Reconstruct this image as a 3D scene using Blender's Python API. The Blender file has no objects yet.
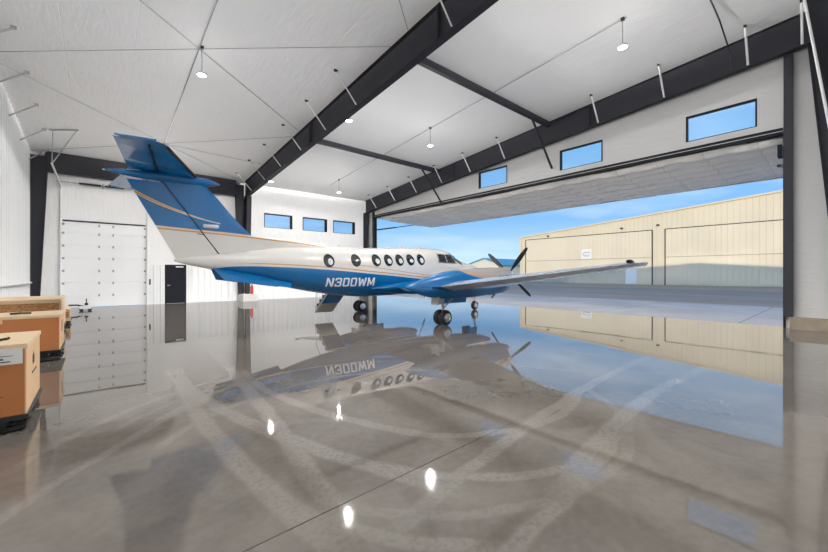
import bpy, bmesh, math, random
from math import sin, cos, pi, radians, sqrt, atan2
from mathutils import Vector, Matrix, noise
random.seed(7)
SC = bpy.context.scene
COL = SC.collection

# ------------------------------------------------------------------ camera
cd = bpy.data.cameras.new('camera'); cam = bpy.data.objects.new('camera', cd); COL.objects.link(cam)
cam.location = (0, 0, 1.62)
cam.rotation_euler = (radians(90), 0, radians(-40.5))
cd.sensor_width = 36; cd.lens = 16.0; cd.shift_y = -2.0/828; cd.clip_end = 2000; cd.clip_start = .05
SC.camera = cam
# ------------------------------------------------------------------ colour management
SC.view_settings.view_transform = 'Standard'; SC.view_settings.look = 'None'
SC.view_settings.gamma = 1; SC.view_settings.use_curve_mapping = False
SC.view_settings.exposure = 0.0
SC.cycles.use_denoising = True
SC.cycles.max_bounces = 10; SC.cycles.diffuse_bounces = 6; SC.cycles.glossy_bounces = 5
SC.cycles.transparent_max_bounces = 12; SC.cycles.sample_clamp_indirect = 6
# ------------------------------------------------------------------ sky
W = bpy.data.worlds.new('sky'); SC.world = W; W.use_nodes = True
nt = W.node_tree; N = nt.nodes; LK = nt.links; N.clear()
wo = N.new('ShaderNodeOutputWorld'); bgn = N.new('ShaderNodeBackground')
tc = N.new('ShaderNodeTexCoord'); sp = N.new('ShaderNodeSeparateXYZ'); LK.new(tc.outputs['Generated'], sp.inputs[0])
rp = N.new('ShaderNodeValToRGB'); LK.new(sp.outputs['Z'], rp.inputs[0])
el = rp.color_ramp.elements
el[0].position = 0.0; el[0].color = (.60, .78, .93, 1)
el[1].position = 1.0; el[1].color = (.10, .26, .60, 1)
for p_, c_ in ((.05, (.46, .68, .88, 1)), (.14, (.22, .47, .82, 1)), (.30, (.20, .46, .80, 1)), (.6, (.16, .38, .80, 1))):
    e_ = el.new(p_); e_.color = c_
mp = N.new('ShaderNodeMapping'); mp.inputs['Scale'].default_value = (1.6, 1.6, 9); LK.new(tc.outputs['Generated'], mp.inputs[0])
nz = N.new('ShaderNodeTexNoise'); nz.inputs['Scale'].default_value = 1.7; nz.inputs['Detail'].default_value = 7; LK.new(mp.outputs[0], nz.inputs['Vector'])
cr = N.new('ShaderNodeMapRange'); cr.inputs[1].default_value = .45; cr.inputs[2].default_value = .8; cr.inputs[4].default_value = .6; LK.new(nz.outputs[0], cr.inputs[0])
mx = N.new('ShaderNodeMixRGB'); mx.inputs[2].default_value = (.85, .92, 1, 1); LK.new(cr.outputs[0], mx.inputs[0]); LK.new(rp.outputs[0], mx.inputs[1])
LK.new(mx.outputs[0], bgn.inputs[0]); bgn.inputs[1].default_value = 1.22; LK.new(bgn.outputs[0], wo.inputs[0])
# ------------------------------------------------------------------ sun (low, behind the hangar)
sl = bpy.data.lights.new('sun', 'SUN'); so = bpy.data.objects.new('sun', sl); COL.objects.link(so)
sl.energy = 2.9; sl.angle = radians(.5); sl.color = (1, .88, .68)
so.location = (-30, -20, 30)
so.rotation_euler = Vector((46, 13.8, -6.5)).to_track_quat('-Z', 'Y').to_euler()
LAMP_DOWN, FILL_UP, FILL_ROUND = 13.0, 7.0, 5.2  # lamp output first, then the added upward and all-round fills

# ================================================================== material helpers
MATS = {}
def base_mat(name):
    m = bpy.data.materials.new(name); m.use_nodes = True
    MATS[name] = m
    return m, m.node_tree.nodes, m.node_tree.links, m.node_tree.nodes['Principled BSDF']
def simple(name, col, rough=.5, metal=0., spec=.5, coat=0., bump=None, var=None, emis=None):
    m, n, l, b = base_mat(name)
    b.inputs['Base Color'].default_value = (*col, 1); b.inputs['Roughness'].default_value = rough
    b.inputs['Metallic'].default_value = metal; b.inputs['Specular IOR Level'].default_value = spec
    b.inputs['Coat Weight'].default_value = coat; b.inputs['Coat Roughness'].default_value = .03
    if emis: b.inputs['Emission Color'].default_value = (*emis[0], 1); b.inputs['Emission Strength'].default_value = emis[1]
    t = n.new('ShaderNodeTexCoord')
    if var:   # (scale, amount)
        z = n.new('ShaderNodeTexNoise'); z.inputs['Scale'].default_value = var[0]; z.inputs['Detail'].default_value = 6
        l.new(t.outputs['Object'], z.inputs['Vector'])
        r = n.new('ShaderNodeMapRange'); r.inputs[3].default_value = 1-var[1]; r.inputs[4].default_value = 1+var[1]
        l.new(z.outputs[0], r.inputs[0])
        v = n.new('ShaderNodeVectorMath'); v.operation = 'SCALE'; v.inputs[0].default_value = col
        l.new(r.outputs[0], v.inputs['Scale']); l.new(v.outputs[0], b.inputs['Base Color'])
    if bump:  # (scale, strength, distance)
        z = n.new('ShaderNodeTexNoise'); z.inputs['Scale'].default_value = bump[0]; z.inputs['Detail'].default_value = 4
        l.new(t.outputs['Object'], z.inputs['Vector'])
        u = n.new('ShaderNodeBump'); u.inputs['Strength'].default_value = bump[1]; u.inputs['Distance'].default_value = bump[2]
        l.new(z.outputs[0], u.inputs['Height']); l.new(u.outputs[0], b.inputs['Normal'])
    return m
class G:
    """tiny node-graph calculator"""
    def __init__(s, m): s.n = m.node_tree.nodes; s.l = m.node_tree.links
    def put(s, sock, v):
        if isinstance(v, (int, float)): sock.default_value = v
        elif isinstance(v, tuple): sock.default_value = v
        else: s.l.new(v, sock)
    def f(s, op, a, b=0., c=0.):
        x = s.n.new('ShaderNodeMath'); x.operation = op
        s.put(x.inputs[0], a); s.put(x.inputs[1], b); s.put(x.inputs[2], c); return x.outputs[0]
    def step(s, v, a, b, lo=0., hi=1.):
        x = s.n.new('ShaderNodeMapRange'); x.interpolation_type = 'SMOOTHSTEP'
        s.put(x.inputs[0], v); x.inputs[1].default_value = a; x.inputs[2].default_value = b; x.inputs[3].default_value = lo; x.inputs[4].default_value = hi
        return x.outputs[0]
    def mix(s, fac, a, b):
        x = s.n.new('ShaderNodeMixRGB'); s.put(x.inputs[0], fac)
        for i, v in ((1, a), (2, b)):
            if isinstance(v, tuple): x.inputs[i].default_value = (*v, 1)
            else: s.l.new(v, x.inputs[i])
        return x.outputs[0]
    def noise(s, vec, scale, detail=4, dist=0.):
        x = s.n.new('ShaderNodeTexNoise'); x.inputs['Scale'].default_value = scale; x.inputs['Detail'].default_value = detail
        x.inputs['Distortion'].default_value = dist; s.l.new(vec, x.inputs['Vector']); return x.outputs[0]
    def xyz(s, out='Object', scale=None):
        t = s.n.new('ShaderNodeTexCoord').outputs[out]
        if scale:
            m = s.n.new('ShaderNodeMapping'); m.inputs['Scale'].default_value = scale; s.l.new(t, m.inputs[0]); t = m.outputs[0]
        p = s.n.new('ShaderNodeSeparateXYZ'); s.l.new(t, p.inputs[0])
        return t, p.outputs[0], p.outputs[1], p.outputs[2]
    def curve(s, x, pts, x0, x1, y0=-1., y1=5.):
        """piecewise-linear function of x through pts"""
        r = s.n.new('ShaderNodeFloatCurve'); c = r.mapping.curves[0]
        q = [((px-x0)/(x1-x0), (py-y0)/(y1-y0)) for px, py in pts]
        c.points[0].location = q[0]; c.points[1].location = q[-1]
        for a in q[1:-1]: c.points.new(*a)
        r.mapping.update()
        xn = s.f('DIVIDE', s.f('SUBTRACT', x, x0), x1-x0)
        s.l.new(xn, r.inputs['Value'])
        return s.f('ADD', s.f('MULTIPLY', r.outputs[0], y1-y0), y0)
    def bump(s, h, strength, dist, b):
        u = s.n.new('ShaderNodeBump'); u.inputs['Strength'].default_value = strength; u.inputs['Distance'].default_value = dist
        s.l.new(h, u.inputs['Height']); s.l.new(u.outputs[0], b.inputs['Normal']); return u

STEEL = simple('charcoal_painted_steel', (.026, .027, .034), .6, 0, .22, var=(2.5, .12))
WHITE_ROD = simple('galvanised_rod', (.72, .72, .73), .4, .0)
DARK_METAL = simple('dark_metal', (.03, .03, .035), .45, .3)
WIRE = simple('grey_conduit', (.34, .34, .34), .45, .3)
PANEL_WHITE = simple('white_ribbed_steel', (.74, .75, .76), .38, 0, .5, var=(.6, .03))
DOOR_WHITE = simple('white_door_panel', (.78, .79, .80), .4, 0, .5, var=(.8, .02))
FRAME_BLACK = simple('black_window_frame', (.010, .010, .013), .6, 0, .15)
DOOR_BLACK = simple('black_door_paint', (.009, .010, .016), .55, 0, .2)
CHROME = simple('brushed_steel', (.6, .6, .62), .25, 1)
CONCRETE = simple('pier_concrete', (.30, .29, .27), .8, bump=(30, .3, .01), var=(6, .25))
PIER_BROWN = simple('stained_pier_concrete', (.20, .165, .125), .85, bump=(25, .3, .01), var=(5, .3))
RUBBER = simple('tire_rubber', (.015, .015, .016), .65, bump=(60, .2, .003))
RED = simple('red_enamel', (.55, .02, .02), .3)
PAPER = simple('white_paper', (.8, .8, .78), .7)
INK = simple('dark_ink', (.03, .03, .04), .6)
BLUE_TAG = simple('blue_ink', (.02, .05, .45), .5)
CARD = simple('brown_cardboard', (.43, .16, .05), .75, var=(3, .08), bump=(40, .1, .004))
CARD_DAYLIT_TAPE = simple('pale_cardboard', (.66, .44, .25), .75, var=(2.5, .06))  # daylight on the crate sides put into the colour; tape reuses it
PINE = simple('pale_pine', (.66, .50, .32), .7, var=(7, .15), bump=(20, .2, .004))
BLACK_PLASTIC = simple('black_plastic', (.012, .012, .013), .5)
LED = simple('led_diffuser', (.9, .9, .9), .4, emis=((1, .98, .95), 14))
PANE_REFLECT = simple('window_shade_white', (.62, .68, .70), .5)  # tone of the reflections painted into the cabin windows
TEAL = simple('teal_roof_metal', (.06, .36, .48), .45, var=(1, .05))
FARWHITE = simple('far_white_siding', (.72, .66, .56), .6)

def fabric(name, col, seam_axis=0, seam=1.83, amount=.9):
    m, n, l, b = base_mat(name); g = G(m)
    t, x, y, z = g.xyz()
    s_ = (x, y, z)[seam_axis]
    fr = g.f('ABSOLUTE', g.f('SUBTRACT', g.f('FRACT', g.f('DIVIDE', s_, seam)), .5))
    sm = g.step(fr, 0., .012, 0., 1.)
    big = g.noise(t, .7, 3, .6)
    st = n.new('ShaderNodeMapping'); sc_ = [1.2, 1.2, 1.2]; sc_[seam_axis] = 5
    st.inputs['Scale'].default_value = sc_; l.new(t, st.inputs[0])
    wr = g.noise(st.outputs[0], 1.0, 5, 1.2)
    h = g.f('ADD', g.f('MULTIPLY', big, 1.2), g.f('ADD', g.f('MULTIPLY', wr, .5), g.f('MULTIPLY', sm, .12)))
    g.bump(h, .55*amount, .10, b)
    c = g.mix(g.step(sm, 0, 1, .10, 0.), col, (col[0]*.7, col[1]*.7, col[2]*.7))
    v = g.mix(g.step(big, .35, .7, 0, .10), c, (col[0]*.88, col[1]*.88, col[2]*.9))
    l.new(v, b.inputs['Base Color']); b.inputs['Roughness'].default_value = .55
    b.inputs['Specular IOR Level'].default_value = .35
    return m
CEIL = fabric('white_ceiling_fabric', (.82, .82, .82), 0, 1.52, .3)
CEIL.node_tree.nodes['Principled BSDF'].inputs['Specular IOR Level'].default_value = .06; CEIL.node_tree.nodes['Principled BSDF'].inputs['Roughness'].default_value = .85
WALLF = fabric('white_wall_fabric', (.80, .80, .80), 0, 1.83, .6)
WALL_SHADED = fabric('white_gable_fabric', (.42, .42, .42), 2, 1.2, .6)  # same white fabric, darkened for the shade on the gable side
EXT = simple('exterior_cladding', (.55, .48, .36), .6)

# quilted lining of the raised door
QUILT, n, l, b = base_mat('quilted_lining'); g = G(QUILT)
t, x, y, z = g.xyz()
fx = g.f('ABSOLUTE', g.f('SUBTRACT', g.f('FRACT', g.f('DIVIDE', g.f('ADD', x, g.f('MULTIPLY', g.noise(t, .5, 2), .5)), .83)), .5))
fy = g.f('ABSOLUTE', g.f('SUBTRACT', g.f('FRACT', g.f('DIVIDE', g.f('ADD', y, 1.05), 1.42)), .5))
h = g.f('ADD', g.step(fx, 0., .45), g.f('MULTIPLY', g.step(fy, 0., .2), .5))
h = g.f('ADD', h, g.f('MULTIPLY', g.noise(t, 1.8, 4, 1), .9))
g.bump(h, .85, .17, b)
l.new(g.mix(g.step(fy, 0., .03, .35, 0.), (.97, .93, .87), (.55, .52, .49)), b.inputs['Base Color']); b.inputs['Roughness'].default_value = .38; b.inputs['Specular IOR Level'].default_value = .9

GLASS, n, l, b = base_mat('window_glass'); n.remove(b)
tr = n.new('ShaderNodeBsdfTransparent'); tr.inputs[0].default_value = (.93, .95, .96, 1); gl = n.new('ShaderNodeBsdfGlossy'); gl.inputs['Roughness'].default_value = .3
ms = n.new('ShaderNodeMixShader'); ms.inputs[0].default_value = .02
l.new(tr.outputs[0], ms.inputs[1]); l.new(gl.outputs[0], ms.inputs[2]); l.new(ms.outputs[0], n['Material Output'].inputs[0])

# polished concrete floor with tyre arcs
FLOOR, n, l, b = base_mat('polished_concrete'); g = G(FLOOR)
t, x, y, z = g.xyz()
big = g.noise(t, .33, 7, 1.5); mid = g.noise(t, 1.4, 8, .8); fine = g.noise(t, 14, 5)
c = g.mix(g.step(big, .32, .68), (.092, .080, .070), (.138, .122, .107))
c = g.mix(g.step(mid, .35, .7, 0, .5), c, (.172, .156, .138))
c = g.mix(g.step(fine, .3, .7, 0, .12), c, (.22, .205, .185))
ARCS = [(8.78, -2.73, 11.24, 2.361, 0.195, .05, .6), (3.18, 2.38, 4.28, 2.181, 0.44, .05, .5), (23.11, 4.78, 22.24, 3.109, 0.14, .09, 1), (3.22, 3.13, 2.29, -2.677, 0.4, .06, .8),
 (13.34, 7.05, 12.43, 3.216, 0.325, .09, 1), (-58.19, 10.64, 60, -0.071, 0.047, .09, .9), (7.83, 5.63, 6.07, 3.322, 0.33, .07, .9), (3.94, 4.18, 2.05, -1.732, 0.64, .06, 1),
 (2.51, 2.57, 2.63, 1.681, 0.805, .05, .6), (2.57, 3.46, 2.54, 1.627, 0.969, .05, .8), (3.63, 3.41, 2.01, -2.235, 0.40, .06, 1), (5.8, -14.26, 15.95, 1.563, 0.18, .09, 1),
 (10.63, 4.06, 3.1, -1.266, 0.916, .12, .7), (7.63, -27.98, 30.47, 1.607, 0.132, .07, 1), (11.12, 8.53, 6.2, -1.351, 0.312, .1, .7), (1.34, 18.27, 17.0, -1.473, 0.054, .06, .8),
 (2.4, 3.2, 2.85, 1.6, .9, .04, .4), (3.2, 3.6, 2.35, -1.5, 1.0, .05, .5), (9.6, 5.2, 4.2, -2.4, .8, .08, .4), (12.2, 6.2, 3.6, -1.2, 1.2, .11, .5)]
mark = 0.
jit = g.f('MULTIPLY', g.f('SUBTRACT', g.noise(t, 2.2, 4), .5), .10)
tw = g.n.new('ShaderNodeTexNoise'); tw.inputs['Scale'].default_value = 26; tw.inputs['Detail'].default_value = 3; g.l.new(t, tw.inputs['Vector'])
for cx, cy, R, am, hw, w, s in ARCS:
    dx = g.f('SUBTRACT', x, cx); dy = g.f('SUBTRACT', y, cy)
    d = g.f('SQRT', g.f('ADD', g.f('MULTIPLY', dx, dx), g.f('MULTIPLY', dy, dy)))
    ring = g.step(g.f('ABSOLUTE', g.f('SUBTRACT', g.f('ADD', d, jit), R)), w*.6, w*1.35, s, 0.)
    dt = g.f('DIVIDE', g.f('ADD', g.f('MULTIPLY', dx, cos(am)), g.f('MULTIPLY', dy, sin(am))), d)
    win = g.step(dt, cos(min(pi, hw+.06)), cos(hw*.92), 0., 1.)
    mk = g.f('MULTIPLY', ring, win)
    mark = mk if isinstance(mark, float) else g.f('MAXIMUM', mark, mk)
mark = g.f('MULTIPLY', mark, g.step(tw.outputs[0], .3, .6, .45, 1.))
c = g.mix(g.f('MULTIPLY', mark, .34), c, (.28, .26, .235))
# saw-cut joints
def joint(v, at, w, s): return g.step(g.f('ABSOLUTE', g.f('SUBTRACT', v, at)), w*.6, w*1.3, s, 0.)
yj = g.f('SUBTRACT', y, g.f('MULTIPLY', x, .028))
js = g.f('MULTIPLY', joint(yj, 2.26, .006, .85), g.step(x, 2.4, 3.2, 1., .25))
for a, s in ((10.9, .25), (18.4, .25)): js = g.f('MAXIMUM', js, joint(yj, a, .008, s))
for a, s in ((6.8, .22),): js = g.f('MAXIMUM', js, joint(x, a, .007, s))
c = g.mix(js, c, (.015, .013, .012))
l.new(c, b.inputs['Base Color'])
rr = g.step(mid, .3, .75, .012, .032)
l.new(g.f('ADD', rr, g.f("MULTIPLY", mark, .03)), b.inputs["Roughness"])
b.inputs['IOR'].default_value = 1.62
wav = g.noise(t, .9, 2); g.bump(wav, .05, .02, b)

def ribbed(name, col, axis, pitch, depth=.02, lw=.12, dark=.85):
    m, n, l, b = base_mat(name); g = G(m); t, x, y, z = g.xyz()
    v = (x, y, z)[axis]
    fr = g.f('ABSOLUTE', g.f('SUBTRACT', g.f('FRACT', g.f('DIVIDE', v, pitch)), .5))
    h = g.step(fr, lw*.4, lw, 0., 1.)
    g.bump(h, .8, depth, b)
    l.new(g.mix(g.step(g.noise(t, .25, 5), .3, .7), col, tuple(k*.93 for k in col)), b.inputs['Base Color'])
    b.inputs['Roughness'].default_value = .55
    return m
CREAM = ribbed('cream_cladding', (.74, .64, .47), 1, .61, .03)
CREAM_DOOR = ribbed('cream_door_cladding', (.76, .66, .50), 1, .61, .03)
APRON, n, l, b = base_mat('apron_concrete'); g = G(APRON); t, x, y, z = g.xyz()
c = g.mix(g.step(g.noise(t, .25, 6, 1), .3, .7), (.30, .295, .305), (.39, .385, .39))
for v, p in ((x, 4.6), (y, 4.6)):
    fr = g.f('ABSOLUTE', g.f('SUBTRACT', g.f('FRACT', g.f('DIVIDE', v, p)), .5)); c = g.mix(g.step(fr, .003, .008, .7, 0.), c, (.12, .12, .12))
l.new(c, b.inputs['Base Color']); b.inputs['Roughness'].default_value = .75
ASPH, n, l, b = base_mat('asphalt'); g = G(ASPH); t, x, y, z = g.xyz(scale=(1, .25, 1))
c = g.mix(g.step(g.noise(t, .35, 6), .3, .7), (.26, .205, .165), (.33, .265, .215))
l.new(c, b.inputs['Base Color']); b.inputs['Roughness'].default_value = .85
GRAVEL = simple('gravel_strip', (.38, .30, .215), .9, var=(.8, .15))
DIRT = simple('dry_ground', (.34, .28, .20), .95, var=(.05, .2))

OSB, n, l, b = base_mat('oriented_strand_board'); g = G(OSB); t, x, y, z = g.xyz(scale=(1, 1, 2.2))
vo = n.new('ShaderNodeTexVoronoi'); vo.inputs['Scale'].default_value = 16; l.new(t, vo.inputs['Vector'])
c = g.mix(g.step(vo.outputs[0], .1, .7), (.50, .25, .09), (.30, .12, .035)); l.new(g.mix(g.step(g.noise(t, 9, 4), .35, .65, 0, .6), c, (.58, .33, .14)), b.inputs['Base Color'])
b.inputs['Roughness'].default_value = .7

# aircraft paint. coordinates relative to the main gear contact line, world X = x + 8.4
BLUE = (.0, .125, .35); LGREY = (.67, .655, .63); GOLD = (.55, .28, .07)
AX = 8.4
def gloss(b):
    b.inputs['Roughness'].default_value = .22; b.inputs['Coat Weight'].default_value = .45; b.inputs['Coat Roughness'].default_value = .04
BODY, n, l, b = base_mat('two_tone_body_paint'); g = G(BODY); t, x, y, z = g.xyz()
pts = [(-.2, 1.9), (1.9, 1.55), (2.14, 1.72), (2.35, 1.77), (2.6, 1.81), (3.08, 1.83), (3.81, 1.82), (4.39, 1.80), (5.13, 1.76), (6.0, 1.70), (6.68, 1.64), (8.06, 1.53), (9.05, 1.44), (10.5, 1.36), (12, 1.36), (13, 1.40), (14.4, 1.5)]
bz = g.curve(x, [(a-AX, c_) for a, c_ in pts], -8.6, 6.2)
dz = g.f('SUBTRACT', z, bz)
blue = g.step(dz, -.004, .004, 1., 0.)
gold = g.f('MULTIPLY', g.step(dz, .055, .062), g.step(dz, .088, .096, 1., 0.)); gold = g.f('MULTIPLY', gold, g.step(x, -5.8, -4.8))
b2 = g.curve(x, [(a-AX, c_) for a, c_ in [(-.2, 2.2), (5.8, 1.93), (6.45, 1.90), (7.2, 1.82), (8.64, 1.65), (9.6, 1.57), (14.4, 1.55)]], -8.6, 6.2)
d2 = g.f('SUBTRACT', z, b2); g2 = g.f('MULTIPLY', g.step(d2, -.012, -.006), g.step(d2, .006, .012, 1., 0.)); g2 = g.f('MULTIPLY', g2, g.step(x, -2.6, -1.8))
ft = g.curve(x, [(-8.6, 2.9), (-7.37, 2.81), (-5.44, 2.72), (-3.71, 2.61), (-2.4, 2.52), (6.2, 2.3)], -8.6, 6.2)
d3 = g.f('SUBTRACT', z, ft); g3 = g.f('MULTIPLY', g.step(d3, -.085, -.078), g.step(d3, -.045, -.038, 1., 0.)); g3 = g.f('MULTIPLY', g3, g.step(x, -3.2, -2.6, 1., 0.))
g4 = g.f('MULTIPLY', g.step(d3, -.012, -.008), g.f('MULTIPLY', g.step(d3, 0, .004, 1., 0.), g.step(x, -3.2, -2.6, 1., 0.)))
up = g.f('MULTIPLY', g.step(d3, .0, .006), g.step(x, -5.1, -5.05, 1., 0.))
# swoosh on the fin
swz = g.curve(x, [(-8.6, 3.95), (-7.81, 3.59), (-7.38, 3.375), (-6.76, 3.155), (-6.31, 3.03), (-5.9, 2.96), (6, 2.9)], -8.6, 6.2)
d5 = g.f('ABSOLUTE', g.f('SUBTRACT', z, swz)); wd = g.step(x, -7.8, -5.9, .035, .004)
g5 = g.f('MULTIPLY', g.f('LESS_THAN', d5, wd), g.f('LESS_THAN', x, -5.95))
c = g.mix(blue, LGREY, BLUE); c = g.mix(up, c, BLUE)
for gg in (gold, g2, g3, g4, g5): c = g.mix(gg, c, GOLD)
g6 = g.f('MULTIPLY', g.f('LESS_THAN', g.f('ABSOLUTE', g.f('SUBTRACT', d5, wd)), .008), g.f('LESS_THAN', x, -5.95)); c = g.mix(g6, c, (.6, .58, .5))
l.new(c, b.inputs['Base Color']); gloss(b)
BLUEP = simple('royal_blue_paint', BLUE, .22, coat=.45)
WINGP, n, l, b = base_mat('wing_paint'); g = G(WINGP); t, x, y, z = g.xyz()
ay = g.f('ABSOLUTE', y); c = g.mix(g.step(ay, 3.2, 3.25), BLUE, (.40, .45, .52)); l.new(c, b.inputs['Base Color']); gloss(b); b.inputs['Roughness'].default_value = .15
NACP, n, l, b = base_mat('nacelle_paint'); g = G(NACP); t, x, y, z = g.xyz()
nb = g.curve(x, [(-1.8, 2.4), (-.2, 2.2), (.25, 1.85), (.6, 1.66), (1.2, 1.5), (2, 1.44), (3.6, 1.42), (4.2, 1.42)], -1.8, 4.2)
dn = g.f('SUBTRACT', z, nb); c = g.mix(g.step(dn, -.004, .004), BLUE, (.36, .34, .32))
c = g.mix(g.f('MULTIPLY', g.step(dn, .03, .035), g.step(dn, .06, .065, 1., 0.)), c, GOLD)
c = g.mix(g.f('MULTIPLY', g.step(dn, .10, .105), g.step(dn, .12, .125, 1., 0.)), c, GOLD)
l.new(c, b.inputs['Base Color']); gloss(b)
BOOT = simple('black_deice_boot', (.010, .010, .012), .55, 0, .2)
DGLASS = simple('dark_cabin_glass', (.012, .016, .02), .06, 0, 1.0)
REGP = simple('white_lettering', (.80, .82, .85), .35)
ALU = simple('polished_aluminium', (.75, .75, .77), .18, 1)
GEARM = simple('gear_white_enamel', (.55, .56, .58), .35)
BLADE = simple('black_propeller_blade', (.02, .02, .022), .35)

# ================================================================== geometry helpers
def origin_of(p):
    o = Vector((0, 0, 0))
    while p: o += p.location; p = p.parent
    return o
class MB:
    def __init__(s): s.v = []; s.f = []; s.smooth = False
    def add(s, vs, fs):
        k = len(s.v); s.v += [Vector(v) for v in vs]; s.f += [tuple(i+k for i in q) for q in fs]; return s
    def box(s, x0, x1, y0, y1, z0, z1):
        return s.add([(x0, y0, z0), (x1, y0, z0), (x1, y1, z0), (x0, y1, z0), (x0, y0, z1), (x1, y0, z1), (x1, y1, z1), (x0, y1, z1)],
                     [(0, 3, 2, 1), (4, 5, 6, 7), (0, 1, 5, 4), (1, 2, 6, 5), (2, 3, 7, 6), (3, 0, 4, 7)])
    def hexa(s, p): return s.add(p, [(0, 3, 2, 1), (4, 5, 6, 7), (0, 1, 5, 4), (1, 2, 6, 5), (2, 3, 7, 6), (3, 0, 4, 7)])
    def bar(s, a, b, w, h, up=(0, 0, 1)):
        a = Vector(a); b = Vector(b); d = (b-a).normalized(); up = Vector(up)
        if abs(d.dot(up)) > .98: up = Vector((1, 0, 0))
        r = d.cross(up).normalized()*w/2; u = r.cross(d).normalized()*h/2
        return s.hexa([a-r-u, a+r-u, b+r-u, b-r-u, a-r+u, a+r+u, b+r+u, b-r+u])
    def tube(s, pts, r, n=10, cap=True, rs=None):
        pts = [Vector(p) for p in pts]; rings = []; up = Vector((0, 0, 1))
        for i, p in enumerate(pts):
            d = (pts[min(i+1, len(pts)-1)]-pts[max(i-1, 0)]).normalized()
            q = up if abs(d.dot(up)) < .95 else Vector((1, 0, 0))
            a = d.cross(q).normalized(); b_ = a.cross(d).normalized()
            rr = rs[i] if rs else r
            rings.append([p+(a*cos(2*pi*k/n)+b_*sin(2*pi*k/n))*rr for k in range(n)])
        return s.rings(rings, cap)
    def rings(s, rings, cap=True, close=True):
        k = len(s.v); n = len(rings[0]); vs = [v for r in rings for v in r]; fs = []
        for i in range(len(rings)-1):
            for j in range(n if close else n-1):
                a = i*n+j; b_ = i*n+(j+1) % n
                fs.append((a, b_, b_+n, a+n))
        if cap and close: fs += [tuple(range(n-1, -1, -1)), tuple(range(len(vs)-n, len(vs)))]
        return s.add(vs, fs)
    def lathe(s, c, prof, axis='z', n=24):
        """prof: (radius, height) pairs"""
        rings = []
        for r, h in prof:
            ring = []
            for k in range(n):
                a = 2*pi*k/n; p = (cos(a)*r, sin(a)*r, h)
                if axis == 'x': p = (p[2], p[0], p[1])
                if axis == 'y': p = (p[1], p[2], p[0])
                ring.append(Vector(c)+Vector(p))
            rings.append(ring)
        return s.rings(rings)
    def build(s, name, mat, parent=None, smooth=None, bevel=0, label=None, cat=None, group=None, kind=None, normals=True):
        me = bpy.data.meshes.new(name)
        if parent: o0 = origin_of(parent)
        else:
            xs = [v.x for v in s.v]; ys = [v.y for v in s.v]; o0 = Vector(((min(xs)+max(xs))/2, (min(ys)+max(ys))/2, min(v.z for v in s.v)))
            if kind == 'structure': o0 = Vector((0, 0, 0))
        me.from_pydata([v-o0 for v in s.v], [], s.f); me.update()
        if normals:
            bm = bmesh.new(); bm.from_mesh(me); bmesh.ops.recalc_face_normals(bm, faces=bm.faces)
            if bevel: bmesh.ops.bevel(bm, geom=[e for e in bm.edges if len(e.link_faces) == 2 and e.calc_face_angle(0) > .6], offset=bevel, segments=2, affect='EDGES', clamp_overlap=True)
            bm.to_mesh(me); bm.free()
        if smooth is not None:
            me.polygons.foreach_set('use_smooth', [True]*len(me.polygons))
            try: me.set_sharp_from_angle(angle=radians(smooth))
            except Exception: pass
        me.materials.append(mat)
        o = bpy.data.objects.new(name, me); COL.objects.link(o)
        if parent: o.parent = parent
        else: o.location = o0
        tag(o, label, cat, group, kind); return o
def tag(o, label=None, cat=None, group=None, kind=None):
    for k, v in (('label', label), ('category', cat), ('group', group), ('kind', kind)):
        if v: o[k] = v
    return o
def empty(name, loc, label=None, cat=None, group=None, kind=None):
    o = bpy.data.objects.new(name, None); COL.objects.link(o); o.location = loc; o.empty_display_size = .2
    return tag(o, label, cat, group, kind)
def copy_tree(o, parent=None):
    c = o.copy(); COL.objects.link(c); c.parent = parent
    for ch in list(o.children): copy_tree(ch, c)
    return c
def herm(st, x):
    """smooth interpolation of station rows (x, a, b, ...)"""
    if x <= st[0][0]: return st[0][1:]
    if x >= st[-1][0]: return st[-1][1:]
    i = max(k for k in range(len(st)) if st[k][0] <= x); i = min(i, len(st)-2)
    h = st[i+1][0]-st[i][0]; t = (x-st[i][0])/h; out = []
    for c in range(1, len(st[0])):
        def sl(k):
            if 0 < k < len(st)-1:
                a = (st[k][c]-st[k-1][c])/(st[k][0]-st[k-1][0]); b_ = (st[k+1][c]-st[k][c])/(st[k+1][0]-st[k][0])
                return 0 if a*b_ <= 0 else 2*a*b_/(a+b_)
            k2 = min(max(k, 0), len(st)-2); return (st[k2+1][c]-st[k2][c])/(st[k2+1][0]-st[k2][0])
        m0, m1 = sl(i)*h, sl(i+1)*h
        out.append((2*t**3-3*t*t+1)*st[i][c]+(t**3-2*t*t+t)*m0+(-2*t**3+3*t*t)*st[i+1][c]+(t**3-t*t)*m1)
    return tuple(out)

# ================================================================== the building
XL, XD, YB, YF = -2.4, 15.8, 24.0, -.8
def ceil(y): return 9.245-.085*y
def raft(y): return 8.30-.084*y
MB().box(XL-.2, XD+.12, YF-.2, YB+.2, -.3, 0).build('floor', FLOOR, label='polished grey concrete slab with pale curved tyre marks', cat='floor', kind='structure')
m = MB(); m.hexa([(XL-.35, YF-.3, ceil(YF-.3)), (XD+.35, YF-.3, ceil(YF-.3)), (XD+.35, YB+.4, ceil(YB+.4)), (XL-.35, YB+.4, ceil(YB+.4)),
                  (XL-.35, YF-.3, ceil(YF-.3)+.3), (XD+.35, YF-.3, ceil(YF-.3)+.3), (XD+.35, YB+.4, ceil(YB+.4)+.3), (XL-.35, YB+.4, ceil(YB+.4)+.3)])
m.build('ceiling', CEIL, label='sloping white fabric lined ceiling with faint seams', cat='ceiling', kind='structure')

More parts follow.
